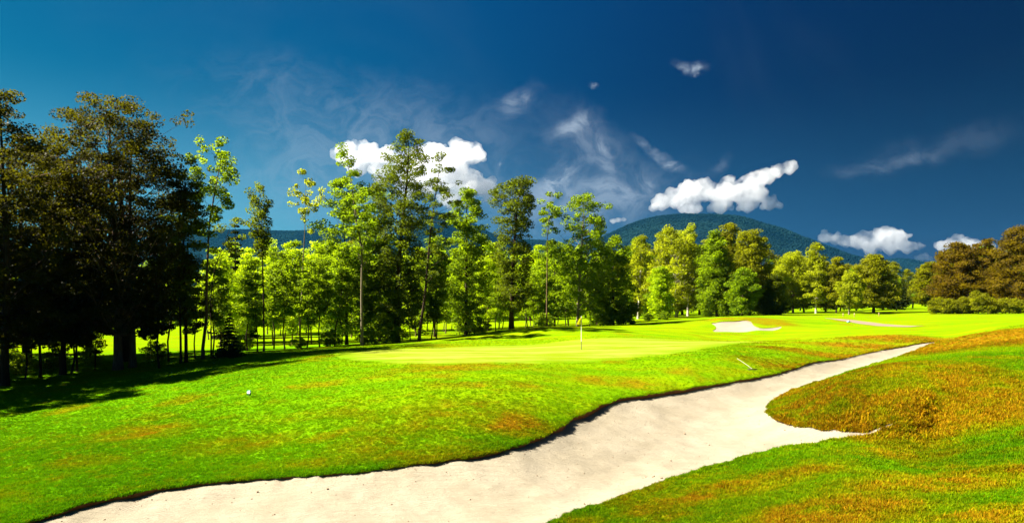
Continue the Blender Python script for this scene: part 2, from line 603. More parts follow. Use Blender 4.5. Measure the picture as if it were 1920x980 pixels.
DRY = []
for px, py, rx, ry, amt in [
    (1500, 770, 3.2, 2.2, .95), (1500, 735, 3.0, 3.0, .75), (1570, 710, 3.5, 4.0, .7), (1660, 690, 4.0, 4.0, .65), (1600, 760, 3.5, 3.0, .75), (1720, 720, 4.5, 3.6, .85), (1830, 740, 3.6, 2.5, .7), (1620, 795, 4.0, 1.2, .95), (1760, 782, 3.0, 1.0, .8),
    (1880, 635, 7.5, 7.0, 1.25), (1800, 640, 8.0, 5.0, 1.2), (1910, 622, 8.0, 6.0, 1.2), (1700, 634, 7.0, 3.5, 1.0), (1620, 648, 5.5, 2.5, 1.0), (1900, 770, 2.5, 1.5, .8), (1550, 665, 5, 2, .8), (1480, 685, 4, 1.5, .5),
    (960, 790, 2.0, 1.6, .62), (880, 770, 3.0, 1.8, .40), (1150, 715, 2.6, 1.4, .5), (1200, 722, 2.0, .9, .5), (790, 800, 1.6, 1.2, .3), (440, 835, 2.0, 1.2, .42), (270, 812, 1.8, 1.2, .5),
    (160, 865, 1.4, .8, .42), (690, 835, 1.6, 1.0, .3), (880, 688, 5.0, 1.2, .35), (1560, 960, 1.8, 1.3, .85), (1750, 910, 2.2, 1.3, .7), (1360, 920, 1.8, 1.0, .6), (1880, 890, 1.4, 1.0, .7), (1880, 970, 1.0, .8, .6), (1480, 890, 1.6, .8, .5), (1700, 860, 2.0, .8, .45),
    (1450, 605, 3.0, 2.5, .8), (1440, 600, 3.0, 3.0, .7), (1380, 597, 6.0, 2.0, .55), (1640, 850, 1.4, .8, .4), (1250, 950, 1.2, .5, .4), (650, 860, 3, .6, .3)]:
    gx, gy, _z = on_ground(px, py)
    DRY.append((gx, gy, rx, ry, amt))

GREEN = np.array([(at(px, YZ(py, z)), YZ(py, z)) for px, py, z in [
    (640, 668, -.22), (760, 679, -.17), (900, 680, -.12), (1040, 677, -.08), (1180, 668, -.02), (1290, 658, .03), (1400, 643, .10), (1440, 637, .14), (1300, 635, .12), (1180, 637, .08),
    (1050, 640, .05), (900, 646, .0), (760, 652, -.1), (660, 658, -.2)]])
GREEN = smooth_loop(np.concatenate([GREEN, np.zeros((len(GREEN), 2))], 1))


def green_field(x, y):
    out = np.zeros(len(x))
    m = (x > -25) & (x < 30) & (y > 25) & (y < 75)
    d, _, _ = loop_query(GREEN, x[m], y[m])
    out[m] = sstep(1.3, -1.3, d + (fbm(x[m], y[m], .8, 2, 8) - .5) * .6)
    return out


def fair_field(x, y):
    """sun-bleached, close-mown turf: the far fairway, the apron round the green, the meadow"""
    far = np.maximum(sstep(32, 50, y + .12 * x) * sstep(-26, -4, x - (y - 40) * .12), .62 * sstep(-17, -3, x) * sstep(19, 27, y - .45 * np.maximum(x - 2, 0)))
    far = np.maximum(far, .10 * sstep(20, 30, y))
    meadow = sstep(60, 80, y)
    n = fbm(x, y * 2.2, .16, 4, 55, .55)
    f = np.maximum(far, meadow)
    return np.clip(f * (.55 + .9 * (n - .2)), 0, 1)


gd = dry_field(GX, GY)
gg = green_field(GX, GY)
gf = fair_field(GX, GY)
gd *= (1 - gg * .95)
gd *= np.where(GY > 95, sstep(150, 95, GY), 1)

# ---- ground material
def ground_material():
    m, t, out = newmat('turf')
    geo = t.new('ShaderNodeNewGeometry')
    pos = geo.outputs['Position']
    dry, gr, fair = t.attr('dry'), t.attr('putting'), t.attr('fair')
    n1 = t.noise(pos, 0.55, 5.0, 0.6)
    n2 = t.noise(pos, 8.5, 5.0, 0.65)
    n3 = t.noise(pos, 34.0, 3.0, 0.6)
    mp = t.new('ShaderNodeMapping')
    mp.inputs['Scale'].default_value = (0.12, 0.8, 0.5)
    t.l.new(pos, mp.inputs[0])
    n4 = t.noise(mp.outputs[0], 1.0, 5.0, 0.6)
    lush = t.mix(t.ramp(n1, .3, .7), (0.032, 0.140, 0.001), (0.068, 0.198, 0.001))
    lush = t.mix(t.ramp(n2, .35, .75), lush, (0.100, 0.218, 0.001))
    fairc = t.mix(t.ramp(n4, .3, .7), (0.088, 0.188, 0.001), (0.200, 0.262, 0.001))
    c = t.mix(fair, lush, fairc)
    putc = t.mix(t.ramp(n4, .35, .65), (0.132, 0.186, 0.002), (0.195, 0.214, 0.030))
    c = t.mix(gr, c, putc)
    straw = t.mix(t.ramp(n2, .3, .7), (0.115, 0.050, 0.002), (0.240, 0.130, 0.003))
    dn = t.math('MULTIPLY', dry, t.ramp(n3, .2, .7, .65, 1.25), clamp=True)
    gold = t.mix(t.ramp(n2, .3, .7), (0.085, 0.105, 0.001), (0.185, 0.175, 0.002))
    c = t.mix(t.math('MULTIPLY', dn, 2.0, clamp=True), c, gold)
    c = t.mix(t.math('MULTIPLY_ADD', dn, 2.0, -1.0, clamp=True), c, straw)
    fine = t.ramp(n3, .25, .75, .72, 1.22)
    fine = t.math('ADD', t.math('MULTIPLY', fine, t.math('SUBTRACT', 1.0, t.math('MULTIPLY', gr, .85))), t.math('MULTIPLY', gr, .85))
    vm = t.vmath('SCALE', c, scale=fine)
    d = t.new('ShaderNodeBsdfPrincipled')
    t.l.new(vm.outputs[0], d.inputs['Base Color'])
    t.put(d, 'Roughness', 0.85)
    t.put(d, 'Specular IOR Level', 0.0)
    h = t.math('ADD', t.math('MULTIPLY', n3, .35), t.math('MULTIPLY', n2, 1.0))
    bp = t.new('ShaderNodeBump')
    t.put(bp, 'Strength', t.math('MULTIPLY_ADD', t.math('MAXIMUM', gr, t.math('MULTIPLY', fair, .6)), -.45, .55))
    bp.inputs['Distance'].default_value = 0.06
    t.l.new(h, bp.inputs['Height'])
    t.l.new(bp.outputs[0], d.inputs['Normal'])
    t.l.new(d.outputs[0], out.inputs[0])
    return m


M_TURF = ground_material()


def sand_material():
    m, t, out = newmat('bunker_sand')
    geo = t.new('ShaderNodeNewGeometry')
    pos = geo.outputs['Position']
    n1 = t.noise(pos, 0.7, 5.0, 0.6)
    n2 = t.noise(pos, 9.0, 6.0, 0.7)
    n3 = t.noise(pos, 70.0, 2.0, 0.6)
    mp = t.new('ShaderNodeMapping')
    mp.inputs['Rotation'].default_value = (0, 0, R(-28))
    mp.inputs['Scale'].default_value = (0.7, 5.0, 1.0)
    t.l.new(pos, mp.inputs[0])
    n5 = t.noise(mp.outputs[0], 1.6, 6.0, 0.7, 0.6)
    wv = t.new('ShaderNodeTexWave', wave_type='BANDS', bands_direction='Y')
    mp2 = t.new('ShaderNodeMapping')
    mp2.inputs['Rotation'].default_value = (0, 0, R(12))
    wpos = t.vmath('ADD', pos, t.vmath('SCALE', t.noise(pos, 0.8, 2.0, 0.5, color=True), scale=.5).outputs[0]).outputs[0]
    t.l.new(wpos, mp2.inputs[0])
    t.l.new(mp2.outputs[0], wv.inputs[0])
    wv.inputs['Scale'].default_value = 4.2
    wv.inputs['Distortion'].default_value = 1.0
    rake = t.math('MULTIPLY', wv.outputs['Fac'], t.ramp(n1, .38, .62))
    c = t.mix(t.ramp(n1, .3, .7), (0.205, 0.176, 0.124), (0.245, 0.213, 0.156))
    c = t.mix(t.ramp(n5, .55, .80, 0, .45), c, (0.17, 0.122, 0.072))
    c = t.mix(t.ramp(n2, .60, .80, 0, .5), c, (0.17, 0.115, 0.06))
    p = t.new('ShaderNodeBsdfPrincipled')
    t.put(p, 'Base Color', c)
    t.put(p, 'Roughness', 0.95)
    t.put(p, 'Specular IOR Level', 0.1)
    h = t.math('ADD', t.math('MULTIPLY', n5, .85), t.math('ADD', t.math('MULTIPLY', n2, .30), t.math('ADD', t.math('MULTIPLY', n3, .10), t.math('MULTIPLY', rake, .16))))
    bp = t.new('ShaderNodeBump')
    bp.inputs['Strength'].default_value = 1.0
    bp.inputs['Distance'].default_value = 0.06
    t.l.new(h, bp.inputs['Height'])
    t.l.new(bp.outputs[0], p.inputs['Normal'])
    t.l.new(p.outputs[0], out.inputs[0])
    return m


M_SAND = sand_material()
M_SOIL = plain('cut_soil', (0.20, 0.088, 0.034), .95, .05, 6.0, .5)


def compact(tris, V, attrs):
    u, inv = np.unique(tris.ravel(), return_inverse=True)
    return V[u], inv.reshape(-1, 3), {k: v[u] for k, v in attrs.items()}, u


GV = np.stack([GX, GY, GZ], 1)
v_, f_, a_, _u = compact(grass_tri, GV, {'dry': gd, 'putting': gg, 'fair': gf})
ground = obj('ground', mesh_np('ground', v_, [f_], M_TURF, True, None, a_))
tag(ground, 'rolling mown golf turf, lush green in front and straw-orange on the mounds', None, None, 'structure')

# cut edge of the turf round both bunkers, as a child of the ground
e = np.concatenate([sand_tri[:, [0, 1]], sand_tri[:, [1, 2]], sand_tri[:, [2, 0]]])
es = np.sort(e, 1)
uq, ix, ct = np.unique(es, axis=0, return_index=True, return_counts=True)
rim = e[ix[ct == 1]]
rim = rim[(snapped[rim] > 0).all(1)]
ru, rinv = np.unique(rim.ravel(), return_inverse=True)
rinv = rinv.reshape(-1, 2)
topv = GV[ru]
# undercut slightly away from the sand
und = np.zeros((len(ru), 2))
for bi, Lp in ((1, L1), (2, L2)):
    pass
dn = topv.copy(); dn[:, 2] -= lipv[ru] + .30
mid = topv.copy(); mid[:, 2] -= .03
V3 = np.concatenate([topv + [0, 0, .004], mid, dn])
n_ = len(ru)
q1 = np.stack([rinv[:, 0], rinv[:, 1], rinv[:, 1] + n_, rinv[:, 0] + n_], 1)
q2 = q1 + n_
lip = obj('turf_edge', mesh_np('turf_edge', V3, [np.concatenate([q1, q2])], M_SOIL, True), ground)

# sand: same plan grid, set below the turf
dep = -np.minimum(sdist, 0)
_b = sstep(0, 1.5, dep)
SZ = GZ0 - (lipv * (1 - _b) + .22 * _b) - .10 * sstep(1.0, 4.0, dep)
# sand swept up a little under the lip, small ripples and foot hollows
SZ += .05 * sstep(.9, 0, dep) * (lipv > .1)
SZ += (fbm(GX, GY, 1.1, 4, 71, .55) - .5) * .12 * sstep(0, .8, dep) * np.where(GY < 60, 1, .5)
SV = np.stack([GX, GY, SZ], 1)
cx_, cy_ = GX[sand_tri].mean(1), GY[sand_tri].mean(1)
for bi, nm, lb in ((1, 'bunker_sand', 'pale raked sand of the large bunker winding across the foreground'), (2, 'bunker_sand', 'small patch of white sand on the slope behind the green')):
    k = cy_ < 60 if bi == 1 else cy_ >= 60
    v_, f_, a_, _u = compact(sand_tri[k], SV, {})
    tag(obj(nm, mesh_np(nm, v_, [f_], M_SAND, True)), lb, None, None, 'structure')

# ------------------------------------------------------------------ grass blades (instanced tufts, uncountable)
def blade_material():
    m, t, out = newmat('grass_blade')
    d = t.attr('dry', 'INSTANCER'); r = t.attr('rnd', 'INSTANCER'); fa = t.attr('fair', 'INSTANCER')
    lush = t.mix(r, (0.028, 0.115, 0.001), (0.115, 0.275, 0.001))
    lush = t.mix(fa, lush, (0.21, 0.31, 0.001))
    straw = t.mix(r, (0.130, 0.052, 0.002), (0.370, 0.205, 0.004))
    gold = t.mix(r, (0.085, 0.095, 0.001), (0.270, 0.255, 0.002))
    c = t.mix(t.math('MULTIPLY', d, 2.0, clamp=True), lush, gold)
    c = t.mix(t.math('MULTIPLY_ADD', d, 2.0, -1.0, clamp=True), c, straw)
    p = t.new('ShaderNodeBsdfDiffuse'); t.put(p, 0, c)
    tb = t.new('ShaderNodeBsdfTranslucent'); t.put(tb, 0, c)
    mx = t.new('ShaderNodeMixShader'); mx.inputs[0].default_value = .35
    t.l.new(p.outputs[0], mx.inputs[1]); t.l.new(tb.outputs[0], mx.inputs[2])
    t.l.new(mx.outputs[0], out.inputs[0])
    return m


def scatter(name, P, rot, scl, attrs, protos, label, kind='stuff', cat=None):
    """point cloud + geometry nodes: one of the unlinked proto meshes on every point"""
    pc = bpy.data.collections.new(name + '_source')
    for i, me in enumerate(protos):
        pc.objects.link(bpy.data.objects.new('%s_source_%02d' % (name, i), me))
    me = bpy.data.meshes.new(name)
    me.vertices.add(len(P))
    me.vertices.foreach_set('co', np.asarray(P, np.float32).ravel())
    def fa(k, typ, v, f):
        me.attributes.new(k, typ, 'POINT').data.foreach_set(f, np.asarray(v, np.float32).ravel())
    fa('rot', 'FLOAT_VECTOR', rot, 'vector'); fa('scl', 'FLOAT_VECTOR', scl, 'vector')
    for k, v in attrs.items():
        fa(k, 'FLOAT', v, 'value')
    a = me.attributes.new('pick', 'INT', 'POINT'); a.data.foreach_set('value', rng.integers(0, len(protos), len(P)).astype(np.int32))
    o = obj(name, me)
    ng = bpy.data.node_groups.new(name, 'GeometryNodeTree')
    ng.interface.new_socket('Geometry', in_out='INPUT', socket_type='NodeSocketGeometry')
    ng.interface.new_socket('Geometry', in_out='OUTPUT', socket_type='NodeSocketGeometry')
    N = ng.nodes
    gi, go = N.new('NodeGroupInput'), N.new('NodeGroupOutput')
    ci = N.new('GeometryNodeCollectionInfo'); ci.inputs[0].default_value = pc
    ci.inputs['Separate Children'].default_value = True; ci.inputs['Reset Children'].default_value = True
    ip = N.new('GeometryNodeInstanceOnPoints'); ip.inputs['Pick Instance'].default_value = True
    def na(k, typ):
        n = N.new('GeometryNodeInputNamedAttribute'); n.data_type = typ; n.inputs[0].default_value = k
        return n.outputs[0]
    L = ng.links
    L.new(gi.outputs[0], ip.inputs['Points']); L.new(ci.outputs[0], ip.inputs['Instance'])
    L.new(na('pick', 'INT'), ip.inputs['Instance Index'])
    e2 = N.new('FunctionNodeEulerToRotation'); L.new(na('rot', 'FLOAT_VECTOR'), e2.inputs[0]); L.new(e2.outputs[0], ip.inputs['Rotation'])
    L.new(na('scl', 'FLOAT_VECTOR'), ip.inputs['Scale'])
    L.new(ip.outputs[0], go.inputs[0])
    md = o.modifiers.new('scatter', 'NODES'); md.node_group = ng
    return tag(o, label, cat, None, kind)


M_BLADE = blade_material()


def tuft(seed, n, spread, h, lean):
    r = np.random.default_rng(seed)
    V, Fc = [], []
    for i in range(n):
        a = r.uniform(0, 2 * math.pi); q = spread * math.sqrt(r.uniform())
        bx, by = q * math.cos(a), q * math.sin(a)
        yaw = r.uniform(0, 2 * math.pi); hh = h * r.uniform(.55, 1.15); wd = .0048 * r.uniform(.7, 1.4); ln = lean * r.uniform(.2, 1.3) * hh
        sx, sy = math.cos(yaw) * wd, math.sin(yaw) * wd
        lx, ly = -math.sin(yaw) * ln, math.cos(yaw) * ln
        k = len(V)
        V += [(bx - sx, by - sy, -.01), (bx + sx, by + sy, -.01), (bx + lx * .45 + sx * .8, by + ly * .45 + sy * .8, hh * .6), (bx + lx * .45 - sx * .8, by + ly * .45 - sy * .8, hh * .6), (bx + lx, by + ly, hh)]
        Fc += [(k, k + 1, k + 2, k + 3)]
        Fc += [(k + 3, k + 2, k + 4, k + 4)]
    V = np.array(V)
    quads = np.array([f for f in Fc if f[2] != f[3]]); tris = np.array([f[:3] for f in Fc if f[2] == f[3]])
    return mesh_np('grass_tuft', V, [quads, tris], M_BLADE)


def grass():
    # candidates: denser towards the viewer, over the land that can be seen
    N = 640000
    Y = 8.0 * (58.0 / 8.0) ** rng.uniform(0, 1, N) ** .9
    X = rng.uniform(-.83, .83, N) * Y
    d, _, _ = loop_query(L1, X, Y)
    # overhanging fringe along the lip
    k_ = rng.integers(0, len(L1), 26000); t_ = rng.uniform(0, 1, len(k_))[:, None]
    E = L1[k_, :2] * (1 - t_) + L1[(k_ + 1) % len(L1), :2] * t_ + rng.normal(0, .035, (len(k_), 2))
    X = np.concatenate([X, E[:, 0]]); Y = np.concatenate([Y, E[:, 1]]); d = np.concatenate([d, np.full(len(E), .02)])
    keep = d > .015
    X, Y, d = X[keep], Y[keep], d[keep]
    g_ = green_field(X, Y); f_ = fair_field(X, Y)
    keep = (g_ < .15) & (rng.uniform(0, 1, len(X)) > f_ * .9)
    X, Y, d, f_ = X[keep], Y[keep], d[keep], f_[keep]
    dr = dry_field(X, Y)
    # shaggier on the right mound, round the lip and in the foreground than on the mown left slope
    clump = fbm(X, Y, 6.5, 3, 91, .6)
    mound = sstep(4, 9, X - (Y - 20) * .25)
    s = (.72 + .55 * sstep(.35, .7, clump)) * (.52 + .62 * mound * (.4 + .6 * sstep(.2, .7, dr)) + .15 * sstep(.9, .1, d)) * (.6 + .55 * sstep(34, 18, Y))
    s *= np.sqrt(np.maximum(Y, 12) / 14.0)
    wind = (fbm(X, Y, .9, 2, 15) - .5) * 1.2
    Z = T(X, Y) + (fbm(X, Y, 1.3, 3, 3) - .5) * (0.05 * sstep(60, 25, Y) + 0.01) * 1.6
    n = len(X)
    rot = np.stack([rng.normal(0, .18, n) + wind * .3, rng.normal(0, .18, n) + wind * .3, rng.uniform(0, 6.28, n)], 1)
    scl = np.stack([s * 1.15, s * 1.15, s], 1)
    dr = np.clip(dr * rng.uniform(.55, 1.35, n) + (rng.uniform(0, 1, n) > .96) * .4, 0, 1)
    rn = np.clip(rng.uniform(0, 1, n) * .75 + (clump - .4) * .6 + (fbm(X, Y, .28, 3, 77) - .5) * .9 + .08, 0, 1)
    scatter('grass', np.stack([X, Y, Z], 1), rot, scl, {'dry': dr, 'rnd': rn, 'fair': f_ * .8},
            [tuft(100 + i, 14, .070, .058, .8) for i in range(5)], 'blades of short green and straw-coloured grass over the near slopes')


grass()

# ------------------------------------------------------------------ trees
def tube(pts, rad, sides, V, Fq):
    pts = np.asarray(pts, float); n = len(pts)
    tan = np.gradient(pts, axis=0)
    tan /= np.linalg.norm(tan, axis=1, keepdims=True) + 1e-9
    ref = np.array([0.31, 0.95, 0.05])
    a = np.cross(tan, ref); a /= np.linalg.norm(a, axis=1, keepdims=True) + 1e-9
    b = np.cross(tan, a)
    th = np.arange(sides) * 2 * math.pi / sides
    ring = pts[:, None] + np.asarray(rad)[:, None, None] * (np.cos(th)[None, :, None] * a[:, None] + np.sin(th)[None, :, None] * b[:, None])
    k = sum(len(v) for v in V)
    V.append(ring.reshape(-1, 3))
    i = np.arange(n - 1)[:, None] * sides; j = np.arange(sides)[None]; j2 = (j + 1) % sides
    Fq.append((np.stack([i + j, i + j2, i + sides + j2, i + sides + j], -1).reshape(-1, 4) + k))


def leaves(C, S, flat, per, size, r, out_from=None, droop=0.0):
    """leaf blades scattered in clumps: C centres, S clump radii -> verts, quads, per-face variation"""
    n = len(C)
    cnt = np.maximum(4, (1.62 * per * (S / S.mean()) ** 2 * r.uniform(.5, 1.4, n)).astype(int))
    ci = np.repeat(np.arange(n), cnt); m = len(ci)
    off = r.normal(0, 1, (m, 3))
    off *= (np.minimum(1.0, 1.5 / (np.linalg.norm(off, axis=1) + 1e-6)))[:, None]
    P = C[ci] + off * S[ci, None] * np.array([.72, .72, .72 * flat])
    P[:, 2] -= droop * (off[:, 0] ** 2 + off[:, 1] ** 2) * S[ci] * .35
    nrm = r.normal(0, .62, (m, 3)); nrm[:, 2] += .85
    tiltc = r.normal(0, .35, (n, 3)); nrm += tiltc[ci]
    nrm /= np.linalg.norm(nrm, axis=1, keepdims=True)
    d = r.normal(0, 1, (m, 3)); d[:, 2] -= droop * 1.2
    d -= (d * nrm).sum(1, keepdims=True) * nrm
    d /= np.linalg.norm(d, axis=1, keepdims=True) + 1e-9
    e = np.cross(nrm, d)
    sz = .86 * size * r.uniform(.5, 1.4, m)
    q = np.stack([P - d * sz[:, None] * .5, P + e * sz[:, None] * .33 + nrm * sz[:, None] * .06, P + d * sz[:, None] * .55, P - e * sz[:, None] * .33 + nrm * sz[:, None] * .06], 1).reshape(-1, 3)
    Fq = np.arange(m * 4).reshape(-1, 4)
    cv = r.uniform(0, 1, n)
    var = np.clip(.55 * cv[ci] + .45 * r.uniform(0, 1, m), 0, 1)
    return q, Fq, var


def tree_meshes(seed, H, prof, trunk, r0, leaf, bark, clumps, per, size, flat=.6, clump=.7, rise=.7, sub=3, trunk_top=.93, hollow=.35, droop=0.0, sides=7, sag=0.0):
    """prof: (height, x-centre, radius) rows; trunk: (height, x) rows, all in metres from the base"""
    r = np.random.default_rng(seed)
    prof = np.array(sorted(prof), float); trunk = np.array(sorted(trunk))
    prof[:, 0] -= .60 * clump * prof[:, 0] / prof[-1, 0]
    prof[:, 2] = np.maximum(.12, prof[:, 2] - .42 * clump)
    tx = lambda z: np.interp(z, trunk[:, 0], trunk[:, 1])
    ty_ph = r.uniform(0, 6.28, 2)
    ty = lambda z: .012 * H * (np.sin(z / H * 5 + ty_ph[0]) - math.sin(ty_ph[0])) * np.minimum(1, z / H * 3)
    V, Fq = [], []
    zz = np.linspace(-.3, H * trunk_top, 16)
    pts = np.stack([tx(zz), ty(zz), zz], 1)
    t = np.clip(zz / (H * trunk_top), 0, 1)
    rad = r0 * ((1 - t) ** .8 * .9 + .07) * (1 + .45 * np.exp(-np.maximum(zz, 0) / (r0 * 1.6)))
    tube(pts, rad, sides, V, Fq)
    z0, z1 = prof[0, 0], prof[-1, 0]
    # branches end on the crown's envelope
    rz = np.linspace(z0, z1, 60); rr = np.interp(rz, prof[:, 0], prof[:, 2])
    wgt = rr + .25 * rr.max(); cdf = np.cumsum(wgt) / wgt.sum()
    nb = max(5, int(1.18 * clumps / (sub + 1.6))); clump *= .84
    C, S = [], []
    for i in range(nb):
        u = (i + r.uniform(0, 1)) / nb
        zt = float(np.interp(u, cdf, rz))
        rad_e = float(np.interp(zt, prof[:, 0], prof[:, 2])); cxz = float(np.interp(zt, prof[:, 0], prof[:, 1]))
        az = i * 2.399963 + r.uniform(-.5, .5)
        reach = rad_e * (hollow + (1.06 - hollow) * r.uniform(0, 1) ** .45)
        if clumps > 100 and r.uniform() < .24:
            reach *= r.uniform(1.05, 1.4); zt += r.uniform(-.2, .5) * clump
        tip = np.array([cxz + reach * math.cos(az), reach * math.sin(az), zt])
        zs = max(.12 * H, zt - rise * reach * r.uniform(.6, 1.3))
        zs = min(zs, H * trunk_top * .98)
        st = np.array([tx(zs), ty(zs), zs])
        tt = np.linspace(0, 1, 6)[:, None]
        ln = np.linalg.norm(tip - st)
        mid = (st + tip) / 2 + r.normal(0, .06, 3) * ln + np.array([0, 0, (-.10 + sag) * ln])
        bp = (1 - tt) ** 2 * st + 2 * tt * (1 - tt) * mid + tt ** 2 * tip
        br = max(.010, min(.34 * float(np.interp(zs, zz, rad)), .012 * ln + .012))
        tube(bp, br * np.linspace(1, .22, 6), 4, V, Fq)
        C.append(tip); S.append(clump * r.uniform(.65, 1.25))
        for k in range(sub):
            f = r.uniform(.45, .97)
            p = (1 - f) ** 2 * st + 2 * f * (1 - f) * mid + f ** 2 * tip
            dv = r.normal(0, 1, 3); dv[2] = abs(dv[2]) * .5 + .1 - droop
            q = p + dv / (np.linalg.norm(dv) + 1e-6) * (rad_e * .30 + .25) * r.uniform(.5, 1.2)
            tube(np.array([p, (p + q) / 2 + r.normal(0, .04, 3), q]), np.array([.45, .32, .15]) * br, 3, V, Fq)
            C.append(q); S.append(clump * r.uniform(.5, 1.1))
    Vt = np.concatenate(V); Ft = np.concatenate(Fq)
    tm = mesh_np('trunk', Vt, [Ft], BARK[bark], True)
    q, fq, var = leaves(np.array(C), np.array(S), flat, per, size, r, droop=droop)
    cm = mesh_np('crown', q, [fq], LEAF[leaf], False, {'var': var})
    return tm, cm


def add_tree(name, meshes, loc, label, group=None, rotz=0.0, scale=(1, 1, 1), cat='tree', tilt=0.0):
    root = bpy.data.objects.new(name, None)
    root.empty_display_size = .5
    col.objects.link(root)
    root.location = loc; root.scale = scale
    root.rotation_euler = (tilt * math.sin(loc[0] * 7.1), tilt * math.cos(loc[0] * 5.3), rotz)
    tag(root, label, cat, group)
    for nm, me in zip(('trunk', 'crown'), meshes):
        o = bpy.data.objects.new(nm, me); col.objects.link(o); o.parent = root
    return root


_seed = [500]


def hero(name, label, px, Y, prof_px, r0, leaf, bark, clumps, per, size, trunk_px=None, group=None, cat='tree', **kw):
    """a tree measured on the photograph: crown rows (row, left, right), placed at its own distance and real size"""
    x = at(px, Y); zb = Tz(x, Y)
    base_row = HZ + (CAMZ - zb) * F / Y
    k = Y / F
    prof = [((base_row - py) * k, ((l + r_) / 2 - px) * k, max(.15, (r_ - l) / 2 * k)) for py, l, r_ in prof_px]
    H = max(p[0] for p in prof) + .1
    tr = [(-.5, 0.0)] + ([((base_row - py) * k, (tx - px) * k) for py, tx in trunk_px] if trunk_px else [(H * .5, 0.0), (H, prof[-1][1] if prof[-1][0] > prof[0][0] else prof[0][1])])
    _seed[0] += 1
    ms = tree_meshes(_seed[0], H, prof, tr, r0, leaf, bark, clumps, per, size, **kw)
    return add_tree(name, ms, (x, Y, zb), label, group, cat=cat)


# --- the dark stand at the left edge
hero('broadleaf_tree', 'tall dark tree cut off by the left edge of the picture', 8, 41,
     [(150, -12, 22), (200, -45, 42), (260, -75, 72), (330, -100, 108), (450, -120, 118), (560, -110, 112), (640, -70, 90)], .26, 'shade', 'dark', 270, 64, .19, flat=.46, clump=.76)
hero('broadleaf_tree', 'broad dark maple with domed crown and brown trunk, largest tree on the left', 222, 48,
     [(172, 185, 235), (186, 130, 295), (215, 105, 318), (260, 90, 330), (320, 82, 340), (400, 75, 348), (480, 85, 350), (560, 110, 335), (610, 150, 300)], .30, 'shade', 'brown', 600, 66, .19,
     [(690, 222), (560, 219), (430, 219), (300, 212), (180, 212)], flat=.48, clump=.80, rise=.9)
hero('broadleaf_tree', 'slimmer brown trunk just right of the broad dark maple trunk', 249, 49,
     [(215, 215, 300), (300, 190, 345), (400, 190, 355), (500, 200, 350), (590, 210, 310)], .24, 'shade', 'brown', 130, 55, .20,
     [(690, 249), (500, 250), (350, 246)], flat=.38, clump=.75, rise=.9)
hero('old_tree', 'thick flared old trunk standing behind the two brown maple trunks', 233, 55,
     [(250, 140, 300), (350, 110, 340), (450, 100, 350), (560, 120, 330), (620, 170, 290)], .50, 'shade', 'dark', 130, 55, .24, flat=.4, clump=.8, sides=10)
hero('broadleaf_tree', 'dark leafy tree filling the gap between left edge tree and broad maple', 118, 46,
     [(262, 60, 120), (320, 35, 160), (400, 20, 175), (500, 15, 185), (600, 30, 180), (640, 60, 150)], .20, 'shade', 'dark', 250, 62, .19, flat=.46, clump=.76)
hero('broadleaf_tree', 'narrow dark tree with clustered stems right of the broad maple', 349, 50,
     [(290, 335, 362), (340, 318, 378), (420, 312, 384), (500, 316, 380), (580, 322, 376), (620, 335, 365)], .13, 'dark', 'dark', 150, 48, .20, flat=.45, clump=.6)
hero('broadleaf_tree', 'thin dark stem beside the clustered stems right of the broad maple', 339, 49.5,
     [(400, 325, 352), (480, 318, 360), (560, 320, 358)], .09, 'dark', 'dark', 40, 40, .20, clump=.55)
hero('leaning_tree', 'tall tree with bare leaning trunk and tufted open crown', 382, 52,
     [(250, 405, 425), (275, 345, 440), (300, 335, 444), (340, 345, 440), (370, 352, 425), (400, 358, 412), (440, 365, 405)], .13, 'mid', 'brown', 85, 52, .21,
     [(655, 380), (600, 386), (520, 384), (420, 388), (350, 402), (290, 415)], clump=.50, flat=.7, rise=1.1, sub=2, hollow=.5)
hero('leaning_tree', 'dark forked stem leaning right with sparse leaf tufts beside the tufted tree', 396, 56,
     [(392, 425, 445), (410, 415, 470), (440, 415, 460), (480, 405, 440)], .07, 'dark', 'dark', 22, 30, .20,
     [(655, 396), (560, 397), (500, 405), (450, 425), (400, 438)], clump=.45, rise=1.0, sub=2)
hero('slender_tree', 'slender dark tree with upright brush-shaped crown on a bare stem', 494, 56,
     [(337, 470, 500), (360, 461, 506), (400, 462, 508), (440, 468, 506), (475, 480, 504)], .085, 'dark', 'dark', 62, 48, .19,
     [(655, 495), (560, 495), (480, 491), (420, 488), (340, 487)], clump=.42, flat=1.0, rise=1.9, sub=2)
hero('slender_tree', 'thin tree with airy pale tuft high above the lime trees', 566, 66,
     [(317, 562, 590), (330, 542, 606), (350, 536, 610), (375, 552, 604), (400, 560, 592), (430, 562, 586)], .09, 'birch', 'pale', 40, 34, .22,
     [(650, 562), (500, 566), (430, 571), (330, 574)], clump=.42, flat=.8, rise=1.4, sub=2, hollow=.5)
hero('sparse_tree', 'tall sparse tree with pale bare trunk left of the tallest tree', 679, 60,
     [(268, 632, 660), (285, 622, 668), (310, 630, 672), (340, 640, 690), (380, 645, 706), (430, 640, 715), (480, 648, 712)], .14, 'mid', 'pale', 90, 46, .21,
     [(645, 679), (560, 678), (470, 680), (400, 668), (340, 660), (270, 645)], clump=.5, rise=1.0, sub=2, hollow=.4)
hero('broadleaf_tree', 'rounded mid-green tree with dense low foliage left of the pale trunk', 650, 66,
     [(325, 628, 650), (360, 612, 680), (420, 600, 700), (500, 596, 705), (580, 600, 700), (625, 615, 690)], .16, 'mid', 'dark', 260, 58, .24, flat=.55, clump=.75)
hero('tall_tree', 'tallest dense dark tree in the middle with pointed top', 745, 66,
     [(236, 757, 780), (255, 744, 797), (285, 720, 808), (320, 706, 815), (370, 700, 812), (430, 696, 808), (500, 690, 810), (570, 690, 812), (620, 705, 800)], .30, 'dark', 'dark', 380, 60, .22,
     [(640, 742), (480, 748), (300, 765)], flat=.6, clump=.72, rise=.8)
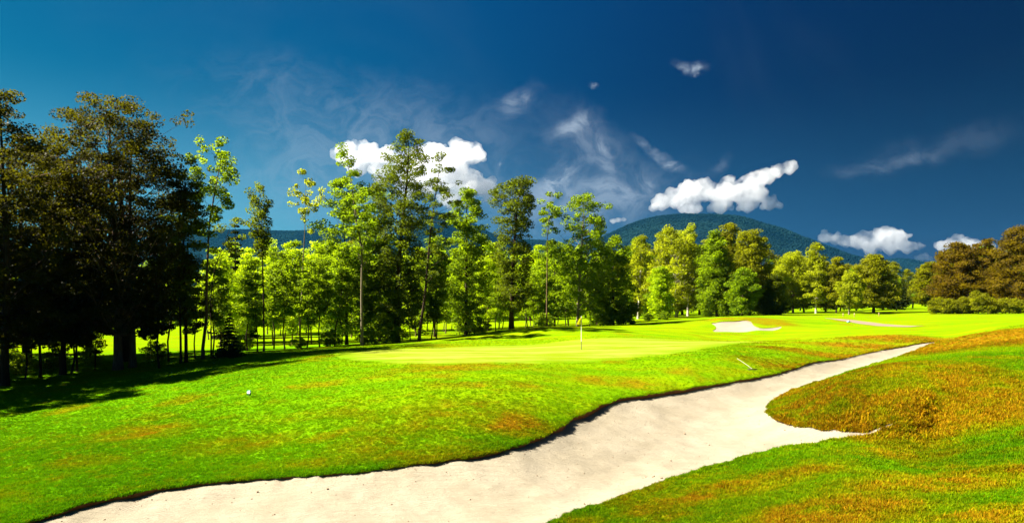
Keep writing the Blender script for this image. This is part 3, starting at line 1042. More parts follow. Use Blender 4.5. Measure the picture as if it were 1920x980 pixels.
hero('broadleaf_tree', 'lighter green tree crowding the left flank of the tallest tree', 712, 70,
     [(335, 675, 712), (380, 662, 735), (450, 655, 745), (540, 660, 745), (620, 670, 735)], .15, 'mid', 'dark', 200, 55, .24, flat=.6, clump=.75)
hero('sparse_tree', 'sparse dark tree leaning right with open top beside the tallest tree', 787, 63,
     [(282, 822, 836), (315, 808, 850), (335, 795, 868), (370, 798, 862), (420, 800, 855), (470, 800, 848), (530, 795, 845)], .15, 'dark', 'dark', 80, 44, .21,
     [(640, 784), (560, 796), (450, 806), (360, 818), (290, 829)], clump=.48, rise=1.0, sub=2, hollow=.4)
hero('broadleaf_tree', 'conical sunlit green tree left of the dark oak-like column', 874, 73,
     [(343, 866, 884), (370, 848, 902), (420, 842, 915), (480, 838, 915), (540, 836, 914), (600, 846, 906), (625, 856, 900)], .20, 'mid', 'dark', 250, 58, .24, flat=.55, clump=.72)
hero('tall_tree', 'dark columnar tree with ragged top and bare trunk foot by the green', 960, 80,
     [(320, 975, 1000), (345, 920, 1003), (375, 925, 1003), (420, 930, 1000), (480, 928, 998), (540, 925, 1000), (575, 935, 990)], .30, 'dark', 'dark', 250, 56, .25,
     [(618, 958), (500, 962), (400, 968), (330, 980)], flat=.6, clump=.75)
hero('slender_tree', 'thin tree with wispy fan-shaped top right of the dark column', 1028, 84,
     [(350, 1020, 1046), (375, 1008, 1054), (405, 1008, 1052), (440, 1014, 1046), (480, 1018, 1040)], .10, 'mid', 'brown', 46, 40, .25,
     [(615, 1025), (450, 1026), (360, 1032)], clump=.5, rise=1.6, sub=2)
hero('broadleaf_tree', 'tall yellow-green tree with pale slim trunk behind the flag', 1086, 82,
     [(356, 1070, 1105), (375, 1052, 1130), (410, 1048, 1142), (460, 1050, 1145), (520, 1056, 1140), (570, 1062, 1130)], .17, 'mid', 'pale', 230, 52, .25,
     [(615, 1082), (500, 1088), (400, 1094)], clump=.7, flat=.65, rise=1.2)
hero('broadleaf_tree', 'bushy tree leafed to the ground right of the flag', 1150, 86,
     [(440, 1140, 1165), (470, 1122, 1185), (520, 1115, 1192), (570, 1112, 1195), (605, 1118, 1185)], .16, 'mid', 'dark', 230, 55, .27, flat=.6, clump=.75)
hero('broadleaf_tree', 'low dark leafy tree between the dark column and the pale trunk', 1040, 88,
     [(450, 1025, 1055), (490, 1005, 1080), (540, 1000, 1085), (590, 1010, 1080)], .14, 'mid', 'dark', 200, 52, .27, flat=.6, clump=.78)
hero('broadleaf_tree', 'low dark tree filling the gap between tallest tree and conical tree', 815, 80,
     [(440, 800, 830), (480, 785, 850), (540, 780, 856), (600, 790, 850)], .14, 'mid', 'dark', 170, 52, .27, flat=.6, clump=.78)
hero('broadleaf_tree', 'low sunlit tree between the conical tree and the dark column', 915, 90,
     [(450, 905, 930), (490, 895, 945), (550, 890, 950), (600, 898, 940)], .12, 'lime', 'brown', 140, 52, .28, flat=.6, clump=.78)

# --- the grove right of the green
hero('birch_tree', 'birch with white trunk and wispy top at the left end of the grove', 1197, 118,
     [(430, 1196, 1210), (455, 1184, 1216), (500, 1178, 1222), (550, 1176, 1222)], .20, 'birch', 'birch', 120, 44, .32, [(595, 1196), (510, 1202), (440, 1203)], clump=.8, droop=.35, rise=1.2)
hero('birch_tree', 'large yellow-green birch with drooping foliage, broadest of the grove', 1262, 116,
     [(421, 1240, 1262), (440, 1225, 1300), (480, 1210, 1312), (530, 1206, 1316), (575, 1215, 1300)], .26, 'birch', 'birch', 380, 52, .32, [(600, 1268), (520, 1272), (430, 1255)], clump=.95, droop=.35, rise=1.1)
hero('birch_tree', 'tall birch with rounded yellow top in the middle of the grove', 1290, 124,
     [(420, 1276, 1302), (440, 1262, 1308), (480, 1255, 1312), (540, 1258, 1312)], .22, 'birch', 'birch', 200, 48, .33, clump=.9, droop=.3, rise=1.1)
hero('broadleaf_tree', 'small bright lime tree in front of the broad birch', 1238, 106,
     [(495, 1228, 1252), (520, 1215, 1262), (560, 1212, 1265), (588, 1220, 1258)], .12, 'lime', 'brown', 150, 50, .30, flat=.6, clump=.75)
hero('broadleaf_tree', 'dense dark green tree with pointed top right of the birches', 1345, 108,
     [(430, 1332, 1344), (455, 1322, 1362), (500, 1312, 1378), (550, 1308, 1385), (590, 1316, 1380)], .24, 'mid', 'dark', 330, 54, .31, flat=.55, clump=.9)
hero('broadleaf_tree', 'brown-topped tree rising behind the dense dark green tree', 1367, 126,
     [(413, 1358, 1374), (425, 1352, 1384), (450, 1355, 1380), (500, 1345, 1390)], .18, 'olive', 'dark', 130, 46, .33, clump=.85)
hero('broadleaf_tree', 'round-headed green tree above the far bunker', 1405, 112,
     [(430, 1385, 1425), (450, 1378, 1438), (490, 1372, 1446), (540, 1368, 1448), (585, 1376, 1440)], .24, 'olive', 'dark', 340, 54, .32, flat=.55, clump=.95)
hero('broadleaf_tree', 'bright green low tree at the foot of the round-headed tree', 1392, 104,
     [(500, 1378, 1410), (520, 1364, 1422), (560, 1362, 1420), (588, 1370, 1412)], .14, 'mid', 'brown', 170, 50, .30, flat=.5, clump=.8)
hero('dense_shrub', 'dark rounded evergreen shrub tree right of the far bunker', 1452, 108,
     [(512, 1446, 1460), (530, 1438, 1470), (560, 1432, 1474), (588, 1434, 1474)], .12, 'dark', 'dark', 170, 56, .30, flat=.7, clump=.7, cat='shrub')
hero('broadleaf_tree', 'soft yellow-green tree left of the narrow poplar-like birch', 1487, 128,
     [(466, 1474, 1500), (485, 1458, 1518), (520, 1452, 1524), (560, 1458, 1520)], .2, 'birch', 'dark', 220, 48, .34, flat=.6, clump=.95)
hero('birch_tree', 'narrow upright birch with pointed top', 1530, 124,
     [(452, 1524, 1536), (475, 1512, 1546), (510, 1506, 1552), (560, 1510, 1550)], .18, 'birch', 'birch', 160, 46, .33, clump=.85, droop=.3, rise=1.2)
hero('broadleaf_tree', 'small olive tree between the narrow birch and the round tree', 1568, 122,
     [(478, 1562, 1574), (505, 1552, 1586), (540, 1546, 1590), (565, 1550, 1586)], .15, 'olive', 'dark', 140, 46, .33, clump=.85)
hero('broadleaf_tree', 'short birch with pale drooping leaves in front of the round tree', 1592, 112,
     [(505, 1584, 1606), (530, 1574, 1616), (565, 1572, 1612)], .13, 'birch', 'pale', 130, 46, .31, clump=.8, droop=.3)
hero('broadleaf_tree', 'large round olive-lime tree at the right end of the grove', 1638, 118,
     [(474, 1628, 1650), (492, 1608, 1664), (520, 1598, 1674), (555, 1596, 1676), (575, 1604, 1670)], .24, 'olive', 'dark', 340, 52, .32, flat=.5, clump=.95)

# --- russet wood at the right edge
hero('broadleaf_tree', 'olive-brown tree at the left end of the russet wood', 1742, 128,
     [(488, 1732, 1750), (505, 1722, 1768), (540, 1714, 1778), (570, 1720, 1770)], .2, 'olive', 'dark', 240, 50, .33, flat=.5, clump=.95)
hero('broadleaf_tree', 'russet tree with tall knobbly top left of the right edge', 1800, 116,
     [(450, 1784, 1808), (468, 1770, 1830), (500, 1756, 1842), (540, 1750, 1846), (572, 1760, 1840)], .26, 'russet', 'dark', 380, 54, .31, flat=.5, clump=.95)
hero('broadleaf_tree', 'russet tree with two crown knobs in the middle of the russet wood', 1845, 122,
     [(447, 1836, 1862), (465, 1822, 1868), (500, 1812, 1880), (550, 1812, 1884)], .24, 'russet', 'dark', 250, 52, .32, flat=.5, clump=.95)
hero('broadleaf_tree', 'large red-brown tree cut off by the right edge of the picture', 1908, 108,
     [(420, 1900, 1930), (445, 1878, 1960), (490, 1862, 1985), (540, 1858, 1990), (572, 1868, 1975)], .3, 'russet', 'dark', 430, 56, .30, flat=.5, clump=.95)
for px, Y, w_, h_, lb in [(1770, 106, 30, 32, 'low olive bush at the left foot of the russet wood'), (1835, 104, 44, 42, 'largest olive bush below the russet trees'),
                          (1892, 103, 34, 30, 'olive bush near the right edge below the red-brown tree'), (1800, 107, 30, 24, 'small olive bush between the two larger bushes')]:
    b = HZ + (CAMZ - Tz(at(px, Y), Y)) * F / Y
    hero('bush', lb, px, Y, [(b - h_, px - w_ * .3, px + w_ * .3), (b - h_ * .6, px - w_ * .8, px + w_ * .8), (b - 3, px - w_ * .8, px + w_ * .8)], .06, 'olive', 'dark', 110, 46, .26, flat=.7, clump=.6, cat='bush')


# --- conifers
def conifer_meshes(seed, H, Rb, per=26, size=.22, tiers=16, leaf='needle'):
    r = np.random.default_rng(seed)
    V, Fq = [], []
    zz = np.linspace(-.2, H, 8)
    tube(np.stack([zz * 0, zz * 0, zz], 1), (.016 * H) * (1.02 - np.clip(zz / H, 0, 1)), 6, V, Fq)
    C, S = [], []
    for i in range(tiers):
        f = (i + .6) / tiers; z = H * (.06 + .93 * f)
        rad = Rb * (1 - f) ** .85 * r.uniform(.85, 1.1) + .03 * H * .2
        nb = max(4, int(9 * (1 - f) + 3))
        for k in range(nb):
            a = k * 6.283 / nb + r.uniform(-.3, .3) + i
            L_ = rad * r.uniform(.75, 1.12)
            p0 = np.array([0, 0, z]); p1 = np.array([L_ * math.cos(a), L_ * math.sin(a), z - .22 * L_])
            tube(np.array([p0, (p0 + p1) / 2 + [0, 0, .03 * L_], p1]), np.array([.012, .009, .004]) * H * .35, 3, V, Fq)
            for t in (.35, .6, .82, 1.0):
                C.append(p0 + (p1 - p0) * t); S.append((.10 + .07 * (1 - t)) * max(L_, .3) + .04)
    tm = mesh_np('trunk', np.concatenate(V), [np.concatenate(Fq)], BARK['dark'], True)
    q, fq, var = leaves(np.array(C), np.array(S), .6, per, size, r, droop=.4)
    return tm, mesh_np('crown', q, [fq], LEAF[leaf], False, {'var': var})


x, Y = at(430, 51), 51
add_tree('young_spruce', conifer_meshes(31, 3.3, 1.15, 18, .11, 13), (x, Y, Tz(x, Y)), 'small young spruce standing alone at the left edge of the wood')
con = conifer_meshes(32, 15.0, 2.9, 15, .40, 20)
for px, Y, top, lb in [(441, 84, 405, 'tall dark spruce behind the small young spruce'), (1681, 128, 505, 'dark spruce touching the round olive tree, left of the fairway gap'),
                       (1693, 150, 514, 'dark spruce at the left side of the fairway gap'), (1664, 142, 520, 'dark spruce half hidden behind the round olive tree'),
                       (880, 78.5, 560, 'small dark spruce at the foot of the conical sunlit tree')]:
    x = at(px, Y); z = Tz(x, Y); h = (z - (CAMZ - (top - HZ) / F * Y)) * -1
    s = max(.15, h / 15.0)
    add_tree('spruce_tree', con, (x, Y, z), lb, None, px * .1, (s, s, s))

# --- repeated trees: prototypes whose copies share mesh data
def std(seed, H, W, leaf, bark, r0, clumps, per, size, low=.12, **kw):
    prof = [(H * low, 0, W * .30), (H * (low + .15), 0, W * .46), (H * .5, 0, W * .5), (H * .78, 0, W * .36), (H * .93, 0, W * .18), (H, 0, W * .08)]
    return tree_meshes(seed, H, prof, [(-.5, 0), (H * .15, .02 * H), (H * .4, -.012 * H), (H * .7, .02 * H), (H, -.015 * H)], r0, leaf, bark, clumps, per, size, **kw)


MARKS = [(8, 'the tree at the left edge'), (118, 'the dark gap-filling tree'), (222, 'the broad maple trunk'), (349, 'the clustered stems'), (382, 'the tufted leaning tree'), (430, 'the small young spruce'),
         (494, 'the brush-crowned tree'), (570, 'the airy pale tuft'), (679, 'the pale bare trunk'), (745, 'the tallest tree'), (830, 'the sparse leaning tree'), (874, 'the conical tree'), (960, 'the dark column'),
         (1028, 'the wispy fan-topped tree'), (1086, 'the flag'), (1150, 'the bushy tree by the flag'), (1262, 'the broad birch'), (1345, 'the pointed dark green tree'), (1405, 'the round-headed tree'),
         (1452, 'the evergreen shrub'), (1530, 'the narrow birch'), (1638, 'the round olive tree'), (1711, 'the fairway gap'), (1800, 'the knobbly russet tree'), (1908, 'the red-brown edge tree')]
_used = {}


def which_one(base, px):
    """a label that places one of many look-alikes by the landmark next to it"""
    near = sorted(MARKS, key=lambda m_: abs(m_[0] - px))
    cand = []
    for m_ in near[:2]:
        dx = px - m_[0]
        cand.append(('in line with ' if abs(dx) < 9 else 'just right of ' if 0 < dx < 30 else 'just left of ' if -30 < dx < 0 else 'well right of ' if dx > 0 else 'well left of ') + m_[1])
        for f_ in ('a little right of ', 'a little left of '):
            if (dx > 0) == ('right' in f_):
                cand.append(f_ + m_[1])
    a_, b_ = sorted(near[:2])
    cand.append('between ' + a_[1] + ' and ' + b_[1])
    for c_ in cand:
        lb = base + ' ' + c_
        if lb not in _used and len(lb.split()) <= 16:
            _used[lb] = 1
            return lb
    return base + ' ' + cand[0]


young = [std(61 + i, 11.0, 4.0, 'lime', 'brown', .085, 120, 46, .24, .15, clump=.70, flat=.6) for i in range(3)]
yb = [(412, 74, 452), (425, 80, 470), (470, 82, 470), (512, 74, 432), (532, 80, 448), (548, 72, 462), (585, 72, 438), (602, 78, 440), (622, 74, 452), (452, 76, 500), (780, 84, 470),
      (835, 92, 462), (860, 96, 455), (990, 96, 470), (1010, 94, 455), (1065, 98, 470), (1120, 100, 468), (1170, 108, 500), (935, 100, 440), (700, 90, 470), (660, 88, 470)]
yb += [(395 + i * 27 + random.uniform(-9, 9), random.uniform(94, 112) , random.uniform(448, 490)) for i in range(29)]
for i, (px, Y, top) in enumerate(yb):
    x = at(px, Y); z = Tz(x, Y); s = ((CAMZ - (top - HZ) / F * Y) - z) / 11.0
    add_tree('young_tree', young[i % 3], (x, Y, z), which_one('lime-green tree' if Y < 90 else 'farther lime-green tree', px), 'young lime trees behind the front row', i * 1.7, (s * .95, s * .95, s), tilt=.045)
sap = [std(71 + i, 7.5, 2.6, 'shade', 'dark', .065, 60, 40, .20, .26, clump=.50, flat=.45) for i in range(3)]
sb = [(46, 44), (76, 45), (114, 47), (132, 46.5), (146, 48), (178, 49), (95, 52), (318, 52), (160, 54), (282, 56), (300, 47), (20, 52), (366, 53), (60, 58)]
for i, (px, Y) in enumerate(sb):
    x = at(px, Y); z = Tz(x, Y); s = 1.0 + .35 * math.sin(i * 2.1)
    add_tree('sapling', sap[i % 3], (x, Y, z), which_one('thin shaded stem', px), 'thin dark stems under the left stand', i * 2.3, (s * (1.2 if i in (1, 3) else .9), s * (1.2 if i in (1, 3) else .9), s), tilt=.06)
stem = [std(76 + i, 9.0, 2.6, 'mid', 'dark', .07, 70, 42, .21, .30, clump=.52, flat=.55) for i in range(2)]
for i, (px, Y, s) in enumerate([(398, 57, 1.0), (415, 58, .8), (465, 60, .9), (482, 57, .9), (513, 62, 1.0), (535, 61, 1.0), (563, 63, 1.1), (575, 60, .9), (600, 62, 1.0), (628, 63, 1.1), (640, 65, .9),
                               (698, 67, .9), (770, 70, .9), (808, 70, .9), (818, 71, 1.0), (930, 84, .9), (985, 88, .9), (1000, 87, .8), (1062, 86, 1.0), (1105, 86, 1.0), (1130, 86, .9)]):
    x = at(px, Y)
    add_tree('thin_tree', stem[i % 2], (x, Y, Tz(x, Y)), which_one('thin-stemmed edge tree', px), 'thin stems along the wood edge', i * 1.9, (s, s, s), tilt=.06)
far = [std(81, 16, 9.5, 'mid', 'dark', .25, 190, 46, .42, .06, clump=1.15, flat=.6), std(82, 17, 8.5, 'olive', 'dark', .25, 190, 46, .42, .06, clump=1.15, flat=.6),
       std(83, 15, 9, 'lime', 'brown', .25, 190, 46, .42, .06, clump=1.15, flat=.6)]
n_far = 0
for i in range(46):
    px = -260 + i * 34 + random.uniform(-8, 8)
    Y = 150 + random.uniform(-8, 22) + max(0, (px - 1100) * .05)
    x = at(px, Y); s = random.uniform(.8, 1.1)
    add_tree('far_tree', far[random.choice((0, 0, 0, 1, 1, 2))], (x, Y, Tz(x, Y)), which_one('tree of the far treeline', px), 'far treeline across the meadow', random.uniform(0, 6), (s, s, s * random.uniform(.85, 1.1)))
for i, (px, Y, s) in enumerate([(1500, 190, .8), (1545, 195, .75), (1590, 200, .8), (1630, 190, .7), (1675, 205, .8), (1700, 235, .75), (1735, 225, .8), (1765, 215, .85), (1800, 180, 1.), (1850, 175, 1.),
                               (1900, 170, 1.), (1720, 250, .7), (1950, 160, 1.), (1660, 240, .8)]):
    x = at(px, Y)
    add_tree('far_tree', far[(0, 1, 1)[i % 3]], (x, Y, Tz(x, Y)), which_one('dark far wood tree', px), 'far wood closing the fairway', i * 1.3, (s, s, s))
grove = [std(86, 13, 8.0, 'olive', 'dark', .2, 170, 46, .36, .05, clump=1.0, flat=.6), std(87, 13, 7.5, 'mid', 'dark', .2, 170, 46, .36, .05, clump=1.0, flat=.6), std(88, 14, 7.0, 'birch', 'pale', .2, 150, 46, .36, .08, clump=1.0, flat=.6)]
for i, (px, Y, top) in enumerate([(1182, 122, 478), (1216, 132, 470), (1312, 130, 452), (1332, 138, 446), (1382, 134, 450), (1428, 136, 458), (1450, 142, 478), (1468, 134, 496), (1508, 140, 480), (1548, 138, 486), (1575, 136, 500), (1606, 134, 495), (1655, 136, 500), (1675, 146, 512), (1240, 138, 455), (1280, 140, 450), (1360, 142, 448)]):
    x = at(px, Y); z = Tz(x, Y); s = ((CAMZ - (top - HZ) / F * Y) - z) / 13.0
    add_tree('grove_tree', grove[(0, 1, 1, 2, 0)[i % 5]], (x, Y, z), which_one('back tree of the grove', px), 'trees at the back of the grove', i * 1.9, (s * 1.05, s * 1.05, s), tilt=.03)
# trees standing left of the picture, whose shade falls across the lawn
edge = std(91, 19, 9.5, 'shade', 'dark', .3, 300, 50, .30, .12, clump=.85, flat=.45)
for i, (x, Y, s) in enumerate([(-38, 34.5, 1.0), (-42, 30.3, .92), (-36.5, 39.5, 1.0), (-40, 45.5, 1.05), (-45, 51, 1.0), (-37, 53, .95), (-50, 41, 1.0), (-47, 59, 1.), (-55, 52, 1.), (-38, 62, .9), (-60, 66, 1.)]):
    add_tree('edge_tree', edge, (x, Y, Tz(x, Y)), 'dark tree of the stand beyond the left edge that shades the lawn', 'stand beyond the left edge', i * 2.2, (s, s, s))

# low growth at the feet of the trees
bsh = std(95, 2.0, 2.4, 'mid', 'dark', .03, 60, 40, .16, .05, clump=.32, flat=.7)
for i, (px, Y, s, lb) in enumerate([(1130, 84, 1.6, 'leafy bush at the wood edge just right of the flag'), (1215, 104, .7, 'small bush on the lit lawn before the birches'), (905, 79, .8, 'pale bush beside the foot of the conical tree'),
                                    (1170, 88, 1.3, 'low bush at the right end of the wood edge'), (620, 62, .9, 'low bush at the foot of the rounded tree'), (560, 61, .6, 'tiny bush between thin stems at the lawn edge'),
                                    (1245, 103, .8, 'bush under the small lime tree'), (735, 64, 1.1, 'leafy bush at the foot of the tallest tree'), (1020, 85, 1.1, 'low bush beside the dark column'), (690, 62, .9, 'bush beside the pale trunk foot'), (100, 50, .9, 'dark bush in the shade below the gap-filling tree'), (168, 53, .8, 'leafy dark bush left of the broad maple trunk'),
                                    (292, 54, .9, 'leafy bush right of the broad maple trunk'), (30, 47, 1.0, 'dark bush at the foot of the left edge tree'), (455, 62, .8, 'low bush right of the small young spruce')]):
    x = at(px, Y)
    add_tree('bush', bsh, (x, Y, Tz(x, Y)), lb, None, i * 1.1, (s, s, s * .9), 'bush')

# ------------------------------------------------------------------ hills
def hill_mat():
    m, t, out = newmat('hazed_forest_canopy')
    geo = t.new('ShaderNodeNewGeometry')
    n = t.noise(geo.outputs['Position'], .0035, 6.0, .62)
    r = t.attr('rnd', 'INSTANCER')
    c = t.mix(t.ramp(n, .35, .65), (0.002, 0.007, 0.012), (0.006, 0.018, 0.018))  # blue of the distant air is mixed into the canopy colour
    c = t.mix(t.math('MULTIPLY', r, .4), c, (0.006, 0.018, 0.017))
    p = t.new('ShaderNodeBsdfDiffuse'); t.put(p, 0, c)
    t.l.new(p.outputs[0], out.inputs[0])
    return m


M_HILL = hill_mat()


def crown_blob(seed, conif):
    r = np.random.default_rng(seed)
    V, Fc = [], []
    rings = [(0, .42), (.30, .50), (.6, .34), (.85, .14)] if conif else [(0, .40), (.28, .60), (.62, .52), (.86, .26)]
    for z, rd in rings:
        for k in range(6):
            a = k * 1.0472 + z * 2
            q = rd * r.uniform(.8, 1.2)
            V.append((q * math.cos(a), q * math.sin(a), z * 1.3 + r.uniform(-.06, .06)))
    V.append((0, 0, 1.35 if conif else 1.22))
    quads = [(i * 6 + k, i * 6 + (k + 1) % 6, i * 6 + 6 + (k + 1) % 6, i * 6 + 6 + k) for i in range(3) for k in range(6)]
    tris = [(18 + k, 18 + (k + 1) % 6, 24) for k in range(6)]
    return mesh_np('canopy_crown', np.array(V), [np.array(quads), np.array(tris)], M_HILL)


blobs = [crown_blob(i, i % 3 == 0) for i in range(5)]
HILLS = [
    ('broad wooded mountain with a rounded top right of centre', 4000, 1000, [(860, 575), (930, 540), (1000, 505), (1080, 462), (1145, 431), (1200, 406), (1250, 398), (1300, 397), (1350, 401), (1400, 413), (1450, 428), (1520, 453), (1600, 483), (1680, 506), (1760, 531), (1900, 575)]),
    ('wooded peak showing between the trees left of centre', 4700, 900, [(560, 575), (640, 505), (700, 470), (790, 406), (840, 391), (890, 416), (940, 444), (1040, 447), (1120, 472), (1220, 575)]),
    ('long low wooded ridge on the far left', 5200, 900, [(-100, 575), (100, 500), (300, 442), (410, 430), (450, 426), (540, 430), (600, 428), (680, 432), (780, 470), (920, 575)]),
    ('small dark wooded hill at the right end of the range', 5200, 900, [(1440, 575), (1560, 520), (1620, 492), (1655, 481), (1690, 479), (1730, 490), (1800, 515), (1960, 575)]),
]
HP, HS = [], []
for hi, (lb, D, wd, pr) in enumerate(HILLS):
    pr = np.array(pr, float)
    hx = (pr[:, 0] - CX) / F * D; hz = (HZ - pr[:, 1]) / F * D - 12.0
    xs = np.arange(hx[0], hx[-1], 28.0); ys = np.arange(D - wd * 1.9, D + wd * 1.3, 34.0)
    X, Y = np.meshgrid(xs, ys)
    def hh(X, Y):
        # smooth profile times a rounded cross-section, with spurs and gullies
        base = np.interp(X, hx, hz)
        for s_ in (40., 80.):
            base = .5 * base + .25 * (np.interp(X - s_, hx, hz) + np.interp(X + s_, hx, hz))
        q = (Y - D) / wd
        g_ = np.exp(-np.abs(q) ** 2 * 1.2)
        sp = (fbm(X, Y, 1 / 420., 4, 40 + hi * 7) - .5) * 150 * sstep(0.05, .5, np.abs(q)) * np.minimum(1, base / 150)
        return np.maximum(base * g_ + sp * g_ - 4, -5.0)
    Z = hh(X, Y)
    n1, n2 = X.shape
    gq = np.arange(n1 * n2).reshape(n1, n2)
    Fh = np.stack([gq[:-1, :-1], gq[:-1, 1:], gq[1:, 1:], gq[1:, :-1]], -1).reshape(-1, 4)
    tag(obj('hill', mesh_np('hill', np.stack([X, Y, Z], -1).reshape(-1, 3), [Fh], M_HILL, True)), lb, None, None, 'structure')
    ar = (hx[-1] - hx[0]) * wd * 1.75
    nt = int(ar / 105)
    tx_ = rng.uniform(hx[0], hx[-1], nt); ty_ = rng.uniform(D - wd * 1.5, D + wd * .25, nt)
    tz_ = hh(tx_, ty_)
    k = tz_ > 4
    HP.append(np.stack([tx_, ty_, tz_ - 2], 1)[k])
# woodland on the plain between the golf course and the hills
nt = 9000
py_ = 330 * (2600 / 330.) ** rng.uniform(0, 1, nt)
px_ = rng.uniform(-.95, .95, nt) * py_
HP.append(np.stack([px_, py_, T(px_, py_) - 1], 1))
HP = np.concatenate(HP)
n = len(HP)
hs = np.where(HP[:, 1] > 2700, rng.uniform(6, 11, n), rng.uniform(8, 14, n))
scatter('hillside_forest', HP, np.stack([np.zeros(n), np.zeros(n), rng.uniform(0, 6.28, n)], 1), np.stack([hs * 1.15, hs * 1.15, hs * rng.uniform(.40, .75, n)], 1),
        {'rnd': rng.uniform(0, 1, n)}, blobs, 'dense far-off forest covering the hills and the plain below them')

# ------------------------------------------------------------------ things on the course
def box_v(sx, sy, sz, c=(0, 0, 0)):
    V = np.array([(x, y, z) for x in (-.5, .5) for y in (-.5, .5) for z in (-.5, .5)]) * [sx, sy, sz] + np.array(c)
    Fb = np.array([(0, 1, 3, 2), (4, 6, 7, 5), (0, 4, 5, 1), (2, 3, 7, 6), (0, 2, 6, 4), (1, 5, 7, 3)])
    return V, Fb


def join(lst):
    V, Fs, k = [], [], 0
    for v, f in lst:
        V.append(v); Fs.append(f + k); k += len(v)
    return np.concatenate(V), np.concatenate(Fs)


def tube_m(pts, rad, sides):
    V, Fq = [], []
    tube(pts, rad, sides, V, Fq)
    return V[0], Fq[0]


M_WHITE = plain('white_paint', (.78, .76, .70), .4, .4)
M_DARKP = plain('dark_pole_paint', (.10, .095, .06), .5, .3)
M_YELLOW = None
m, t, out = newmat('yellow_flag_cloth')
p = t.new('ShaderNodeBsdfDiffuse'); t.put(p, 0, (.72, .62, .010, 1))
tb = t.new('ShaderNodeBsdfTranslucent'); t.put(tb, 0, (.72, .62, .010, 1))
mx = t.new('ShaderNodeMixShader'); mx.inputs[0].default_value = .55
t.l.new(p.outputs[0], mx.inputs[1]); t.l.new(tb.outputs[0], mx.inputs[2]); t.l.new(mx.outputs[0], out.inputs[0])
M_YELLOW = m


def empty(name, loc, label, cat, rotz=0):
    o = bpy.data.objects.new(name, None); col.objects.link(o); o.location = loc; o.rotation_euler = (0, 0, rotz); o.empty_display_size = .3
    return tag(o, label, cat)


# flagstick
fx, fy = at(1090, 44.0), 44.0
fz = Tz(fx, fy)
fl = empty('flagstick', (fx, fy, fz), 'white golf flagstick with small yellow flag standing on the green', 'golf flag')
v, f = tube_m([(0, 0, .52), (0, 0, 1.3), (0, 0, 2.13)], [.019, .017, .015], 8)
obj('pole', mesh_np('pole', v, [f], M_WHITE, True), fl)
v, f = tube_m([(0, 0, -.12), (0, 0, .2), (0, 0, .52)], [.020, .020, .0195], 8)
o = obj('pole_foot', mesh_np('pole_foot', v, [f], M_DARKP, True), fl); o['label'] = 'dark lower section of the flagstick'
su, sv = np.meshgrid(np.linspace(0, 1, 12), np.linspace(0, 1, 8))
hgt = .56
xx = .03 - su * (.12 + .27 * sv)
zz_ = 2.12 - sv * (hgt - .16 * su) - su * (.16 * (1 - sv) + .0) - .12 * su * sv
yy = .035 * np.sin(su * 7 + sv * 2) * su
xx = np.where(su > 0, xx, .03) + .03 * sv * (1 - su)
g2 = np.arange(96).reshape(8, 12)
q = np.stack([g2[:-1, :-1], g2[:-1, 1:], g2[1:, 1:], g2[1:, :-1]], -1).reshape(-1, 4)
obj('flag_cloth', mesh_np('flag_cloth', np.stack([xx, yy, zz_], -1).reshape(-1, 3), [q], M_YELLOW, True), fl)
v, f = tube_m([(0, 0, -.10), (0, 0, .004)], [.054, .054], 14)
obj('cup', mesh_np('cup', v, [f], M_WHITE, True), fl)

# direction sign with a white arrow
sx_, sy_, _z = on_ground(467, 744)
sz = Tz(sx_, sy_)
sg = empty('arrow_sign', (sx_, sy_, sz), 'small green sign with a white arrow stuck in the lawn', 'sign', R(-38))
k = sy_ / F
bw, bh = 12.2 * k, 9.6 * k
zc = 3.4 * k + bh / 2
v, f = box_v(bw, .015, bh, (0, 0, zc))
bd = obj('board', mesh_np('board', v, [f], plain('green_sign_paint', (.004, .12, .045), .5, .3)), sg)
aw, ah = bw * .5, bh * .5
ar = [(-aw * .97, -ah * .36), (aw * .12, -ah * .36), (aw * .12, -ah * .76), (aw * .94, 0), (aw * .12, ah * .76), (aw * .12, ah * .36), (-aw * .97, ah * .36)]
A3 = np.array([(x_, -.0115, zc + z_) for x_, z_ in ar] + [(x_, -.0080, zc + z_) for x_, z_ in ar])
fc = [np.array([[0, 1, 2, 3, 4, 5, 6]])] + [np.array([[i, i + 7, (i + 1) % 7 + 7, (i + 1) % 7] for i in range(7)])]
obj('arrow', mesh_np('arrow', A3, fc, M_WHITE), bd)
v, f = tube_m([(0, .012, -.1), (0, .012, zc)], [.008, .008], 6)
obj('stake', mesh_np('stake', v, [f], M_DARKP), sg)

# rake lying on the bank
r1 = np.array(on_ground(1370, 668)); r2 = np.array(on_ground(1411, 695))
dirv = np.array([r2[0] - r1[0], r2[1] - r1[1]]); dirv /= np.linalg.norm(dirv)
end = r2[:2].copy(); r1[:2] = end - dirv * 2.1
r1[2] = Tz(r1[0], r1[1]) + .08
rk = empty('rake', (r1[0], r1[1], r1[2]), 'pale wooden bunker rake lying on the grass bank above the sand', 'rake')
e3 = np.array([end[0] - r1[0], end[1] - r1[1], Tz(end[0], end[1]) + .09 - r1[2]])
M_RAKE = plain('pale_rake_wood', (.32, .27, .19), .6, .3)
v, f = tube_m([(0, 0, 0), tuple(e3 * .5 + [0, 0, .02]), tuple(e3)], [.011, .011, .011], 8)
obj('handle', mesh_np('handle', v, [f], M_RAKE, True), rk)
hd = np.array([-dirv[1], dirv[0]])
ang = math.atan2(hd[1], hd[0])
v, f = box_v(.50, .04, .045)
o = obj('rake_head', mesh_np('rake_head', v, [f], plain('dark_rake_plastic', (.06, .045, .03), .6, .3)), rk, tuple(e3)); o.rotation_euler = (0, 0, ang)
vt, ft = tube_m([(0, 0, 0), (0, 0, -.07)], [.008, .003], 5)
tm_ = mesh_np('tooth', vt, [ft], M_RAKE)
